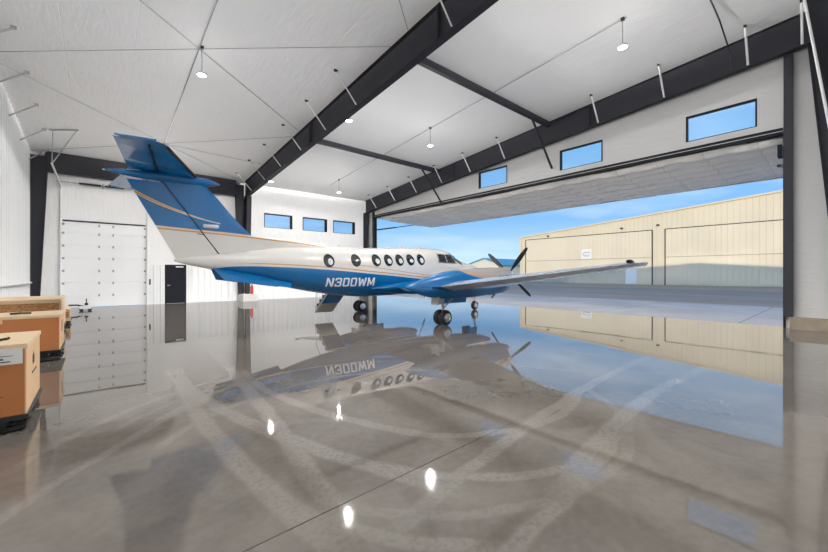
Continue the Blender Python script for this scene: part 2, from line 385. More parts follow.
def wall(name, axis, at, th, a0, a1, top, holes, mat, label):
    """vertical wall in plane axis=at, thickness th outward; holes (a0,a1,z0,z1)"""
    m = MB(); A = sorted({a0, a1, *[h[0] for h in holes], *[h[1] for h in holes]})
    Zs = sorted({0, *[h[2] for h in holes], *[h[3] for h in holes]})
    for i in range(len(A)-1):
        u0, u1 = A[i], A[i+1]; um = (u0+u1)/2
        for j in range(len(Zs)):
            z0 = Zs[j]; last = j == len(Zs)-1
            z1 = None if last else Zs[j+1]; zm = z0+.01 if last else (z0+z1)/2
            if any(h[0] < um < h[1] and h[2] < zm < h[3] for h in holes): continue
            t0, t1 = (top(u0), top(u1)) if last else (z1, z1)
            if axis == 'y': m.hexa([(u0, at, z0), (u1, at, z0), (u1, at+th, z0), (u0, at+th, z0), (u0, at, t0), (u1, at, t1), (u1, at+th, t1), (u0, at+th, t0)])
            else: m.hexa([(at, u0, z0), (at+th, u0, z0), (at+th, u1, z0), (at, u1, z0), (at, u0, t0), (at+th, u0, t0), (at+th, u1, t1), (at, u1, t1)])
    bm = bmesh.new()
    o = m.build(name, mat, label=label, cat='wall', kind='structure', normals=False)
    bm.from_mesh(o.data); bmesh.ops.remove_doubles(bm, verts=bm.verts, dist=1e-4)
    # drop inner faces shared by two cells
    seen = {}
    for f in bm.faces: seen.setdefault(tuple(sorted(v.index for v in f.verts)), []).append(f)
    bmesh.ops.delete(bm, geom=[f for q in seen.values() if len(q) > 1 for f in q], context='FACES_ONLY')
    bmesh.ops.recalc_face_normals(bm, faces=bm.faces); bm.to_mesh(o.data); bm.free(); return o
DW = dict(y0=1.22, y1=23.0, z=5.90)
HW = [(1.8, 3.66), (6.5, 8.36), (11.18, 13.04)]; HWZ = (6.28, 7.18)
BW = [(7.95, 9.80), (10.52, 12.34), (12.82, 14.64)]; BWZ = (4.60, 5.51)
GD = (-1.34, 1.84, 0, 4.2); MD = (2.70, 3.68, 0, 2.13)
wall('wall_back', 'y', YB, .3, XL-.2, XD, lambda u: ceil(YB)+.05, [GD, MD]+[(a, b_, *BWZ) for a, b_ in BW], WALLF, 'white fabric lined wall behind the tail with garage door')
wall('wall_right', 'x', XD, .12, YF, YB+.3, lambda u: ceil(u)+.05, [(DW['y0'], DW['y1'], 0, DW['z'])]+[(a, b_, *HWZ) for a, b_ in HW], WALL_SHADED, 'white fabric gable wall around the huge open hangar doorway')
wall('wall_left', 'x', XL-.2, .2, YF, YB, lambda u: ceil(u)+.05, [], PANEL_WHITE, 'white metal wall at the left edge')
wall('wall_front', 'y', YF-.2, .2, XL-.2, XD+.12, lambda u: ceil(YF)+.1, [], PANEL_WHITE, 'white wall behind the camera')

def corrugate(axis, at, a0, a1, z0, z1, name, label, d=.02, pitch=.305, out=-1, top=None, kind='structure'):
    """ribbed sheet: real trapezoid ribs standing out of the wall"""
    prof = []; a = a0
    while a < a1-1e-6:
        for u, h in ((0, 0), (pitch*.62, 0), (pitch*.72, d), (pitch*.86, d), (pitch*.96, 0)):
            if a+u <= a1: prof.append((a+u, h))
        a += pitch
    prof.append((a1, 0)); m = MB(); lo = []; hi = []
    for u, h in prof:
        q = at+out*(h+.012); zt = top(u) if top else z1
        p = (lambda z: (u, q, z)) if axis == 'y' else (lambda z: (q, u, z))
        lo.append(p(z0)); hi.append(p(zt))
    m.rings([[Vector(v) for v in lo], [Vector(v) for v in hi]], cap=False, close=False)
    o = m.build(name, PANEL_WHITE, label=label, cat='wall panel', kind=kind, normals=False)
    md = o.modifiers.new('thickness', 'SOLIDIFY'); md.thickness = .006; return o
corrugate('y', YB, -1.62, -1.42, 0.0, 2.1, 'trim_1', 'narrow white ribbed liner strip left of the garage door')
corrugate('y', YB, 1.98, 2.62, 0.0, 2.1, 'trim_2', 'white ribbed liner between garage door and black door')
corrugate('y', YB, 3.76, 15.3, 0.0, 2.1, 'trim_3', 'long white ribbed liner right of the black door')
corrugate('x', XL, YF+.3, 23.9, 0, 0, 'trim_4', 'tall white ribbed liner covering the left wall', d=.025, pitch=.41, out=1, top=lambda u: ceil(u)-.0)

# windows
def window(i, axis, at, a0, a1, z0, z1, th, label):
    w = empty('window_%d' % i, ((a0+a1)/2, at, z0) if axis == 'y' else (at, (a0+a1)/2, z0), label, 'window', kind='structure')
    m = MB(); f = .045
    def bx(u0, u1, q0, q1, d0=-.01, d1=th+.02):
        if axis == 'y': m.box(u0, u1, at+d0, at+d1, q0, q1)
        else: m.box(at+d0, at+d1, u0, u1, q0, q1)
    bx(a0, a0+f, z0, z1); bx(a1-f, a1, z0, z1); bx(a0+f, a1-f, z0, z0+.02); bx(a0+f, a1-f, z1-f, z1)
    m.build('frame', FRAME_BLACK, w)
    m = MB(); bx(a0+f, a1-f, z0+.02, z1-f, th*.75, th*.75+.012); m.build('pane', GLASS, w)
names = ['nearest the right column', 'in the middle of the row', 'farthest left of the row']
for i, (a, b_) in enumerate(HW): window(i+1, 'x', XD, a, b_, *HWZ, .12, 'high window above the open doorway, '+names[i])
names = ['left of the three on the back wall', 'middle of the three on the back wall', 'right of the three on the back wall']
for i, (a, b_) in enumerate(BW): window(i+4, 'y', YB, a, b_, *BWZ, .3, 'black framed window, '+names[i])

# overhead garage door (door_1)
d1 = empty('door_1', (.25, YB, 0), 'white sectional overhead garage door closed in the back wall', 'door', kind='structure')
for k in range(7):
    z0 = .02+k*.6; m = MB(); m.box(GD[0], GD[1], YB+.06, YB+.11, z0, min(z0+.594, 4.2))
    for u in (.02, .56): 
        if z0+u < 4.19: m.box(GD[0], GD[1], YB+.052, YB+.062, z0+u-.012, z0+u+.004)
    m.build('door_section', DOOR_WHITE, d1, bevel=.004)
m = MB(); m.box(GD[0], GD[1], YB+.04, YB+.075, 4.13, 4.2); m.build('top_seal', DARK_METAL, d1)
for k in range(1, 8):
    z0 = min(.02+k*.6, 4.2)-.05 if k < 7 else 4.0
    for hx in (-.02, .52):
        m = MB().box(hx-.035, hx+.035, YB+.035, YB+.06, z0-.06, z0+.06); m.box(hx-.012, hx+.012, YB+.02, YB+.04, z0-.02, z0+.02); m.build('hinge', WHITE_ROD if False else WIRE, d1)
    for hx in (GD[0]+.02, GD[1]-.02):
        m = MB().box(hx-.05, hx+.05, YB-.02, YB+.06, z0-.05, z0+.05); m.build('roller_bracket', WIRE, d1)
for hx in (GD[0]-.06, GD[1]+.06):
    m = MB(); m.tube([(hx, YB-.07, .02), (hx, YB-.07, 5.55), (hx, YB-.12, 5.7), (hx, YB-.3, 5.8), (hx, 23.2, 5.83), (hx, 19.8, 5.87)], .035, 8); m.box(hx-.03, hx+.03, YB-.05, YB, .02, 5.5)
    m.build('track', WHITE_ROD, d1)
for hx in (GD[0]-.06,):
    m = MB(); z = ceil(20.5)-.03
    m.bar((hx-.15, 20.9, ceil(20.9)-.03), (hx+.75, 20.3, ceil(20.3)-.03), .04, .04); m.tube([(hx, 19.85, 5.87), (hx-.05, 20.85, ceil(20.85)-.03)], .016, 6); m.tube([(hx, 19.85, 5.87), (hx+.7, 20.33, ceil(20.33)-.03)], .02, 6)
    m.build('track_hanger', WIRE, d1)
MB().tube([(GD[0]-.2, YB-.2, 5.96), (GD[1]+.2, YB-.2, 5.96)], .016, 8).build('torsion_shaft', WIRE, d1)
for a, b_ in ((-.75, .05), (.2, .95)):
    m = MB(); k = 26
    m.lathe((a, YB-.2, 5.96), [(.04+.018*(i % 2), (b_-a)*i/(2*k)) for i in range(2*k+1)], 'x', 12); m.build('torsion_spring', DARK_METAL, d1)
for hx in (GD[0]-.1, .12, GD[1]+.1):
    MB().box(hx-.02, hx+.02, YB-.26, YB, 5.86, 6.06).build('bearing_plate', WIRE, d1)
m = MB().box(GD[0]-.12, GD[0]-.02, YB-.03, YB+.05, 0, 4.26).box(GD[1]+.02, GD[1]+.12, YB-.03, YB+.05, 0, 4.26).box(GD[0]-.02, GD[1]+.02, YB-.03, YB+.05, 4.2, 4.26)
m.build('jamb', DOOR_WHITE, d1)
MB().box(1.99, 2.06, YB-.1, YB-.03, 1.05, 1.35).build('opener_switch', DARK_METAL, d1)

d2 = empty('door_2', (3.19, YB, 0), 'black steel personnel door in the back wall below the tail', 'door', kind='structure')
MB().box(2.76, 3.62, YB+.03, YB+.08, .01, 2.07).build('door_leaf', DOOR_BLACK, d2, bevel=.004)
MB().box(2.69, 2.76, YB-.02, YB+.1, 0, 2.13).box(3.62, 3.69, YB-.02, YB+.1, 0, 2.13).box(2.76, 3.62, YB-.02, YB+.1, 2.07, 2.13).build('door_frame', DOOR_BLACK, d2)
MB().tube([(2.84, YB+.02, 1.0), (2.84, YB-.05, 1.0), (2.96, YB-.05, 1.0)], .014, 8).lathe((2.84, YB+.035, 1.0), [(.035, -.02), (.035, 0)], 'y', 14).build('handle', CHROME, d2)
MB().box(3.2, 3.55, YB-.06, YB+.03, 1.98, 2.05).build('door_closer', WHITE_ROD, d2, bevel=.006)

# big swing-up hangar door (door_3)
d3_ = empty('door_3', (XD, 12.1, 5.9), 'huge swing-up hangar door held open, quilted white lining underneath', 'hangar door', kind='structure')
Xo = 21.55; zh, zo = 5.86, 5.66
m = MB(); nx, ny = 28, 96; rings = []
for i in range(nx+1):
    row = []
    for j in range(ny+1):
        fx_, fy_ = i/nx, j/ny
        X = XD+.2+(Xo-XD-.2)*fx_; Y = DW['y0']+.03+(DW['y1']-DW['y0']-.06)*fy_
        q1 = abs(sin(pi*(fx_*7))); q2 = abs(sin(pi*fy_*15.0))
        sag = -.17*(q1**.6)*(.45+.55*q2**.5)+.05*(noise.noise(Vector((X*.9, Y*.8, 2)))*1.6); sag *= min(1, (1-fx_)*9+.1)
        row.append(Vector((X, Y, zh+(zo-zh)*fx_+sag)))
    rings.append(row)
m.rings(rings, cap=False, close=False); o = m.build('quilted_lining', QUILT, d3_, smooth=60, normals=False)
m = MB(); m.hexa([(XD+.14, DW['y0']-.1, zh+.12), (Xo, DW['y0']-.1, zo+.12), (Xo, DW['y1']+.1, zo+.12), (XD+.14, DW['y1']+.1, zh+.12),
                  (XD+.14, DW['y0']-.1, zh+.30), (Xo, DW['y0']-.1, zo+.24), (Xo, DW['y1']+.1, zo+.24), (XD+.14, DW['y1']+.1, zh+.30)]); m.build('door_skin', CREAM_DOOR, d3_)
m = MB(); m.box(Xo-.02, Xo+.07, DW['y0']-.1, DW['y1']+.1, zo-.05, zo+.25).bar((XD+.16, DW['y0']-.05, zh+.05), (Xo, DW['y0']-.05, zo+.05), .08, .18).bar((XD+.16, DW['y1']+.05, zh+.05), (Xo, DW['y1']+.05, zo+.05), .08, .18)
m.build('edge_frame', EXT, d3_)
MB().box(XD-.06, XD+.13, DW['y0'], DW['y1'], 5.86, 6.06).build('hinge_beam', FRAME_BLACK, d3_)
MB().box(XD-.075, XD-.06, DW['y0'], DW['y1'], 5.945, 5.965).build('header_strip', WIRE, d3_)
for yy in (DW['y0']+.10, DW['y1']-.10):
    m = MB().tube([(XD+.1, yy, 4.95), (XD+1.9, yy, 5.28)], .05, 12).tube([(XD+1.9, yy, 5.28), (XD+3.9, yy, 5.66)], .032, 10); m.build('hydraulic_cylinder', DARK_METAL, d3_)
m = MB().box(XD+.16, XD+.5, DW['y0']+.04, DW['y0']+.14, 5.25, 5.62); m.build('hinge_bracket', FRAME_BLACK, d3_)
# door posts
def post(y0, y1, label):
    t_ = raft((y0+y1)/2)-.05
    return MB().box(XD-.16, XD-.02, y0, y1, .34 if y0 < 3 else 0, t_).build('steel_post', STEEL, bevel=.004, label=label, cat='post')
post(1.0, 1.20, 'dark steel post at the right side of the open doorway')
post(23.02, 23.18, 'thin dark steel post at the far left side of the open doorway')
MB().box(XD-.03, XD+.15, 1.16, 1.22, 0, 5.9).build('trim_5', FRAME_BLACK, label='black jamb trim of the doorway, right side', cat='trim', kind='structure')
MB().box(XD-.03, XD+.15, 23.0, 23.05, 0, 5.9).build('trim_6', FRAME_BLACK, label='black jamb trim of the doorway, far left side', cat='trim', kind='structure')

# ---- steel frames
def ibeam(m, a, b, ha, hb, fw, ft=.02, wt=.012):
    """tapering I section running a->b; z given at the top, heights ha hb; runs in Y at constant X"""
    x, y0, z0 = a; _, y1, z1 = b
    def seg(dx, t0, t1, b0, b1): m.hexa([(x-dx, y0, b0), (x+dx, y0, b0), (x+dx, y1, b1), (x-dx, y1, b1), (x-dx, y0, t0), (x+dx, y0, t0), (x+dx, y1, t1), (x-dx, y1, t1)])
    seg(wt/2, z0-ft, z1-ft, z0-ha+ft, z1-hb+ft); seg(fw/2, z0, z1, z0-ft, z1-ft); seg(fw/2, z0-ha+ft, z1-hb+ft, z0-ha, z1-hb)
def rafter(X, label, ys, dx, y0=-.75, y1=23.9, fw=.24, xs=None):
    r = empty('steel_rafter', (X, 12, 7), label, 'rafter', 'roof rafters')
    m = MB(); ibeam(m, (X, y0, ceil(y0)-.01), (X, y1, ceil(y1)-.01), ceil(y0)-raft(y0), ceil(y1)-raft(y1), fw)
    for ye in (6.9, 14.6): m.box(X-fw/2, X+fw/2, ye-.012, ye+.012, raft(ye)+.0, ceil(ye)-.02)
    m.build('beam', STEEL, r)
    for y in ys:
        m = MB().tube([(X+dx, y, ceil(y)-.03), (X-fw/2*(1 if dx < 0 else -1), y+.02, raft(y)+.03)], .030 if X > 10 else .022, 8)
        f = m.build('flange_brace', WHITE_ROD, r)
        MB().box(X+dx-.07, X+dx+.05, y-.03, y+.03, ceil(y)-.06, ceil(y)+.0).build('purlin_clip', DARK_METAL, f)
    return r
rafter(6.8, 'charcoal roof rafter crossing the ceiling above the aircraft tail', (6.35, 10.85, 13.1, 15.4, 17.75, 20.05, 22.3), -.9)
rafter(15.55, 'charcoal roof rafter along the wall above the open doorway', (.78, 1.95, 4.2, 6.5, 11.05, 13.3, 15.5, 17.8, 20.05, 22.3), -.8)
for i, y in enumerate((14.0, 16.3, 18.6, 20.9, 23.2)):
    m = MB().tube([(XL+.03, y, ceil(y)-.62), (XL+.70, y-.02, ceil(y)-.07)], .026, 8).box(XL+.64, XL+.76, y-.04, y+.02, ceil(y)-.09, ceil(y)-.012)
    m.build('flange_brace', WIRE, label='grey brace rod from left wall to ceiling, '+('nearest the camera', 'second from the camera', 'in the middle of the five', 'second from the back wall', 'closest to the back wall corner')[i], cat='brace', group='brace rods along the left wall')

def column(X, prof, label, fw=.26, base=.0, yw=None):
    """tapered column; prof = [(z, y of inner flange)], outer side at yw"""
    m = MB(); s_ = 1 if yw < prof[0][1] else -1
    for (z0, a), (z1, b_) in zip(prof, prof[1:]):
        def seg(dx, ya0, ya1, yb0, yb1):
            m.hexa([(X-dx, ya0, z0), (X+dx, ya0, z0), (X+dx, yb0, z0), (X-dx, yb0, z0), (X-dx, ya1, z1), (X+dx, ya1, z1), (X+dx, yb1, z1), (X-dx, yb1, z1)])
        seg(fw/2, a, b_, a-.02*s_, b_-.02*s_); seg(.007, a-.02*s_, b_-.02*s_, yw+.02*s_, yw+.02*s_); seg(fw/2, yw+.02*s_, yw+.02*s_, yw, yw)
    return m.build('steel_column', STEEL, label=label, cat='column', group=None)
column(6.8, [(.35, -.28), (7.72, .66)], 'tapered charcoal column at the right edge of the view, near side', yw=YF, fw=.3)
column(15.55, [(.35, .09), (8.2, .70)], 'tapered charcoal column beside the right end of the doorway', yw=YF, fw=.24)
column(6.8, [(.30, 23.45), (6.29, 23.1)], 'charcoal column on the back wall right of the black door', yw=YB)
column(15.5, [(.0, 23.72), (6.29, 23.62)], 'charcoal corner column left of the open doorway', yw=YB, fw=.24)
MB().tube([(6.8-.17, -.22, .7), (6.8-.17, .665, 7.7)], .014, 8).build('conduit_pipe', simple('white_pipe', (.8, .8, .8), .4), label='thin white conduit running up the edge of the right column', cat='pipe')  # white strip drawn along the inner edge of the column
# portal frame on the back wall around the garage door
pf = empty('portal_frame', (2, YB-.2, 0), 'charcoal steel portal frame around the garage door', 'frame')
m = MB().box(-1.9, 6.2, YB-.34, YB-.32+.02, 6.32, 7.20).box(-1.9, 6.2, YB-.42, YB-.2, 6.30, 6.32).box(-1.9, 6.2, YB-.42, YB-.2, 7.20, 7.22); m.build('beam', STEEL, pf)
for a0, a1, b0, b1 in ((-2.36, -2.36, -2.08, -1.78), (6.36, 6.16, 6.62, 6.62)):
    m = MB(); z0, z1 = .02, 7.0
    for p0, p1, q0, q1, w in ((a0, a1, a0+.02, a1+.02, .12), (b0-.02, b1-.02, b0, b1, .12), (a0+.02, a1+.02, b0-.02, b1-.02, .01)):
        m.hexa([(p0, YB-.31-w, z0), (q0, YB-.31-w, z0), (q0, YB-.31+w, z0), (p0, YB-.31+w, z0), (p1, YB-.31-w, z1), (q1, YB-.31-w, z1), (q1, YB-.31+w, z1), (p1, YB-.31+w, z1)])
    m.build('column', STEEL, pf)
# struts along X between the rafters with knee braces to the door wall
for i, (y, lab) in enumerate(((8.7, 'dark strut under the ceiling, nearer of the two above the doorway'), (15.8, 'dark strut under the ceiling, farther of the two above the doorway'))):
    st = empty('ceiling_strut', (11.2, y, ceil(y)-.2), lab, 'strut', 'ceiling struts')
    m = MB().box(6.95, 15.42, y-.08, y+.08, ceil(y)-.25, ceil(y)-.03); m.build('beam', STEEL, st)
    MB().tube([(14.1, y, ceil(y)-.25), (15.72, y, raft(y)-1.12)], .05, 8).build('knee_brace', STEEL, st)
MB().tube([(6.95, 2.35, ceil(2.35)-.05), (12.8, 2.35, ceil(2.35)-.05), (13.6, 2.35, ceil(2.35)-.1), (14.9, 2.3, ceil(2.3)-.62), (14.95, 2.3, ceil(2.3)-1.05)], .02, 8).build('ceiling_conduit', DARK_METAL, label='thin dark conduit bending down in front of the right rafter', cat='conduit')
# X bracing rods
def rod(a, b, lab, r=.010, mat=WIRE, drop=.05):
    return MB().tube([(a[0], a[1], ceil(a[1])-drop), (b[0], b[1], ceil(b[1])-drop)], r, 6).build('brace_rod', mat, label=lab, cat='rod', group='ceiling bracing rods')
for (y0, y1, w_) in ((.9, 8.0, 'nearest the camera'), (8.8, 15.5, 'in the middle bay'), (16.1, 23.6, 'in the far bay')):
    rod((XL+.1, y0), (6.6, y1), 'thin bracing rod '+w_+', rising toward the back right')
    rod((XL+.1, y1), (6.6, y0), 'thin bracing rod '+w_+', running toward the front right', drop=.09)
rod((2.2, .5), (2.2, 20.0), 'thin conduit running lengthwise under the left ceiling', .014)
rod((11.3, 4.0), (11.3, 21.5), 'thin conduit running lengthwise under the right ceiling', .014)
rod((2.2, 19.95), (6.6, 20.2), 'short thin conduit crossing to the rafter far back', .01)

# piers, extinguisher, rail
MB().box(6.35, 7.15, 22.75, YB, 0, .42).build('column_pier', simple('white_pier_paint', (.6, .6, .58), .7), bevel=.01, label='pale concrete pier under the back wall column', cat='pier')
MB().box(XD-.5, XD-.005, YF, 1.05, 0, .34).build('column_pier', PIER_BROWN, bevel=.01, label='brown concrete pier at the right end of the doorway', cat='pier')
MB().box(6.4, 7.2, YF, -.2, 0, .35).build('column_pier', PIER_BROWN, bevel=.01, label='brown concrete pier under the near right column', cat='pier')
fe = empty('fire_extinguisher', (6.88, 22.9, .42), 'red fire extinguisher by the foot of the back wall column', 'fire extinguisher')
MB().lathe((6.88, 22.92, .42), [(.0, 0), (.075, .01), (.085, .04), (.085, .42), (.06, .5), (.03, .53), (.0, .53)], n=18).build('cylinder', RED, fe, smooth=50)
MB().box(6.855, 6.905, 22.84, 22.96, .93, .99).tube([(6.88, 22.92, .97), (6.8, 22.86, .85), (6.78, 22.85, .6)], .012, 6).build('handle_and_hose', BLACK_PLASTIC, fe)
MB().tube([(XL+.09, 9, 1.24), (XL+.09, 17.6, 1.24), (XL+.09, 23.3, 1.24)], .045, 10).build('wall_rail', simple('white_rail_paint', (.7, .7, .7), .4), label='white horizontal pipe rail low on the left wall', cat='rail')

# ---- high bay lamps
def lamp_proto():
    r = empty('high_bay_lamp', (0, 0, 0), None, 'lamp', 'high bay ceiling lamps')
    m = MB().lathe((0, 0, .0), [(.0, .10), (.05, .10), (.06, .06), (.15, .045), (.165, .02), (.165, -.01), (.14, -.012)], n=28); m.build('housing', WHITE_ROD, r, smooth=40)
    MB().lathe((0, 0, 0), [(.0, -.03), (.10, -.028), (.138, -.014), (.138, -.005), (.0, -.005)], n=28).build('diffuser', LED, r, smooth=40)
    MB().tube([(0, 0, .1), (.01, 0, .45), (-.015, 0, .86)], .008, 6).build('cable', DARK_METAL, r)
    MB().box(-.05, .05, -.05, .05, .82, .90).build('ceiling_hook', DARK_METAL, r)
    ld = bpy.data.lights.new('lamp_down', 'SPOT'); ld.energy = LAMP_DOWN; ld.use_nodes = True; q = ld.node_tree; fo = q.nodes.new('ShaderNodeLightFalloff'); fo.inputs[0].default_value = 1.0; q.links.new(fo.outputs['Constant'], q.nodes['Emission'].inputs['Strength']); ld.spot_size = radians(150); ld.spot_blend = 1; ld.shadow_soft_size = .03; ld.color = (1, .97, .94)
    o = bpy.data.objects.new('lamp_light', ld); COL.objects.link(o); o.parent = r; o.location = (0, 0, -.05)
    # added uplight, not part of the fixture: batwing distribution, stronger towards the side so that the ceiling is evenly lit
    lu = bpy.data.lights.new('lamp_glow', 'POINT'); lu.energy = FILL_UP; lu.shadow_soft_size = .04; lu.color = (1, .98, .95); lu.use_nodes = True
    q = lu.node_tree; e = q.nodes['Emission']; g_ = G(lu); tcn = q.nodes.new('ShaderNodeTexCoord'); sx = q.nodes.new('ShaderNodeSeparateXYZ')
    q.links.new(tcn.outputs['Normal'], sx.inputs[0]); cz = g_.f('ADD', g_.f('MULTIPLY', sx.outputs[2], .9964), g_.f('MULTIPLY', sx.outputs[1], .0847))
    cc = g_.f('MAXIMUM', cz, .05); fo = q.nodes.new('ShaderNodeLightFalloff'); fo.inputs[0].default_value = 1.0
    I = g_.f('DIVIDE', fo.outputs['Constant'], g_.f('POWER', cc, .6))
    q.links.new(g_.f('MULTIPLY', I, g_.step(cz, .06, .22)), e.inputs['Strength'])
    o = bpy.data.objects.new('lamp_glow', lu); COL.objects.link(o); o.parent = r; o.location = (0, 0, .16)
    # added all-round fill light, so that walls far from a lamp are lit like near ones
    lr = bpy.data.lights.new('lamp_spill', 'POINT'); lr.energy = FILL_ROUND; lr.shadow_soft_size = .03; lr.color = (1, .98, .95); lr.use_nodes = True
    q = lr.node_tree; e = q.nodes['Emission']; fo = q.nodes.new('ShaderNodeLightFalloff'); fo.inputs[0].default_value = 1.0
    q.links.new(fo.outputs['Constant'], e.inputs['Strength'])
    o = bpy.data.objects.new('lamp_spill', lr); COL.objects.link(o); o.parent = r; o.location = (0, 0, .22)
    return r
pr = lamp_proto(); first = True
rows = {4.1: 'nearest row', 12.1: 'middle row', 20.4: 'farthest row'}; cols = {2.25: 'left of the big rafter', 7.12: 'just right of the big rafter', 11.3: 'between the big rafter and the doorway'}
for y in rows:
    for x in cols:
        o = pr if first else copy_tree(pr); first = False
        o.location = (x, y, ceil(y)-.90*.92); o.scale = (.85, .85, .92); 
        if x < 9:
            for q_ in o.children:
                if q_.type == 'LIGHT' and q_.name.startswith('lamp_glow'): q_.data = q_.data.copy(); q_.data.energy = FILL_UP*(2.0 if x < 5 else 1.5)
        o['label'] = 'small bright round hanging lamp, %s, %s' % (cols[x], rows[y])

# ================================================================== outdoors
MB().box(XD+.12, 25.5, -60, 90, -.35, -.02).build('apron', APRON, label='pale concrete apron outside the doorway', cat='pavement', kind='structure')
MB().box(25.5, 48, -60, 90, -.35, -.02).build('taxiway', ASPH, label='dark asphalt taxiway in front of the cream hangar', cat='pavement', kind='structure')
MB().box(48, 61.9, -60, 90, -.35, -.02).build('gravel_strip', GRAVEL, label='brown strip of ground along the cream hangar', cat='ground', kind='structure')
m = MB(); m.box(-300, XL-.4, -400, 500, -.5, -.06).box(62, 500, -400, 500, -.5, -.06).box(XL-.4, 62, 90, 500, -.5, -.06).box(XL-.4, 62, -400, -60, -.5, -.06); m.build('ground', DIRT, label='dry flat ground around the airfield', cat='ground', kind='structure')

# the other half of our own hangar (throws the peaked shadow)
m = MB(); y2 = -26.4
m.hexa([(XL-.35, y2, 7.1), (XD+.35, y2, 7.1), (XD+.35, YF-.3, 9.29), (XL-.35, YF-.3, 9.29), (XL-.35, y2, 7.4), (XD+.35, y2, 7.4), (XD+.35, YF-.3, 9.6), (XL-.35, YF-.3, 9.6)]); m.build('neighbour_roof', EXT, label='roof of the adjoining hangar unit', cat='roof', kind='structure')
MB().hexa([(XD-.1, y2, 0), (XD+.1, y2, 0), (XD+.1, YF-.2, 0), (XD-.1, YF-.2, 0), (XD-.1, y2, 7.1), (XD+.1, y2, 7.1), (XD+.1, YF-.2, 9.29), (XD-.1, YF-.2, 9.29)]).build('neighbour_wall', EXT, label='end wall of the adjoining hangar unit', cat='wall', kind='structure')

# far hangar
HX = 62.0; hg = empty('hangar', (HX+8, 20, 0), 'long cream metal hangar with two big closed doors across the taxiway', 'hangar')
def hroof(y): return 8.62+(40.7-y)*.0808 if y > -2 else 8.62+42.7*.0808-(-2-y)*.0808
m = MB(); prof = [(40.7, 0), (40.7, hroof(40.7)), (-2, hroof(-2)), (-44.7, hroof(-44.7)), (-44.7, 0)]
m.rings([[Vector((HX, y, z)) for y, z in prof], [Vector((HX+30, y, z)) for y, z in prof]]); m.build('wall', CREAM, hg)
m = MB()
for a, b_ in ((40.9, -2), (-2, -44.9)): m.bar((HX-.08, a, hroof(a)+.02), (HX-.08, b_, hroof(b_)+.02), .3, .22)
m.box(HX-.12, HX, 40.55, 40.85, 0, 8.7); m.build('roof_trim', simple('cream_trim', (.70, .60, .44), .5), hg)
def hdoor(y0, y1, name):
    m = MB(); dt = lambda y: 8.06 - max(0, y-18)*.0
    m.box(HX-.10, HX-.02, y0, y1, .1, dt(y0)); d = m.build('door_panel', CREAM_DOOR, hg)
    m = MB().box(HX-.14, HX-.02, y0-.08, y0+.06, 0, 8.1).box(HX-.14, HX-.02, y1-.06, y1+.08, 0, 8.1).box(HX-.14, HX-.02, y0, y1, 8.04, 8.14); m.build('door_trim', DARK_METAL, d)
    MB().box(HX-.13, HX-.08, y0+.1, y1-.1, 4.02, 4.10).build('mid_seam', simple('seam_grey', (.35, .30, .22), .6) if 'seam_grey' not in MATS else MATS['seam_grey'], d)
    return d
hdoor(-1.5, 16.8, 'a'); dd = hdoor(18.45, 39.6, 'b')
MB().box(HX-.16, HX-.1, 20.5, 22.0, .1, 2.35).build('personnel_door', simple('far_door_white', (.8, .82, .85), .9, 0, .1), hg)
for y, z in ((22.6, 8.75), (17.7, 8.75), (35, 8.5)): MB().box(HX-.3, HX-.02, y-.18, y+.18, z-.1, z+.1).build('wall_light', DARK_METAL, hg, bevel=.02)
sg = MB().box(HX-.17, HX-.12, 27.2, 28.9, 4.15, 5.75).build('wall_sign', PAPER, hg)
m = MB(); m.tube([(HX-.19, 28.7, 4.95), (HX-.19, 28.3, 5.25), (HX-.19, 28.05, 5.12), (HX-.19, 27.75, 5.3), (HX-.19, 27.4, 5.1)], .045, 6)
m.box(HX-.2, HX-.17, 27.45, 28.65, 4.72, 4.8).box(HX-.2, HX-.17, 27.6, 28.5, 4.5, 4.55); m.build('sign_emblem', simple('sign_grey', (.18, .22, .3), .5), sg)

# small gabled building
gb = empty('shed', (92, 73, 0), 'small white gabled building with a teal roof beyond the aircraft nose', 'building')
y0, y1, ym = 64.2, 79.5, 70.6; x0, x1 = 88, 118
m = MB(); prof = [(y1, 0), (y1, 3.7), (ym, 6.1), (y0, 4.1), (y0, 0)]; m.rings([[Vector((x0, y, z)) for y, z in prof], [Vector((x1, y, z)) for y, z in prof]]); m.build('wall', FARWHITE, gb)
m = MB()
for (a, za), (b_, zb) in (((y1+.5, 3.6), (ym, 6.2)), ((ym, 6.2), (y0-.5, 4.0))):
    m.hexa([(x0-.5, a, za), (x1, a, za), (x1, b_, zb), (x0-.5, b_, zb), (x0-.5, a, za+.25), (x1, a, za+.25), (x1, b_, zb+.25), (x0-.5, b_, zb+.25)])
m.build('roof', TEAL, gb)
MB().box(x0-.15, x0, 66.5, 76.5, 0, 3.3).build('door', simple('far_door_cream', (.55, .53, .48), .6), gb)
# bare tree behind it
tr_ = empty('tree', (118, 86.5, 0), 'bare reddish tree behind the small teal roofed building', 'tree')
m = MB(); m.tube([(118, 82.5, 0), (118, 82.6, 3)], .25, 8)
for k in range(70):
    a = random.uniform(0, 2*pi); e = random.uniform(.3, 1.2); L = random.uniform(2, 4.4); p = Vector((118, 82.6, 2.6+random.random()*1.5)); q = p+Vector((cos(a)*cos(e), sin(a)*cos(e), sin(e)))*L
    m.tube([p, p.lerp(q, .5)+Vector((random.uniform(-.3, .3), random.uniform(-.3, .3), .2)), q], .08, 4, rs=[.1, .07, .03])
m.build('branches', simple('bare_twigs', (.30, .17, .11), .9), tr_)

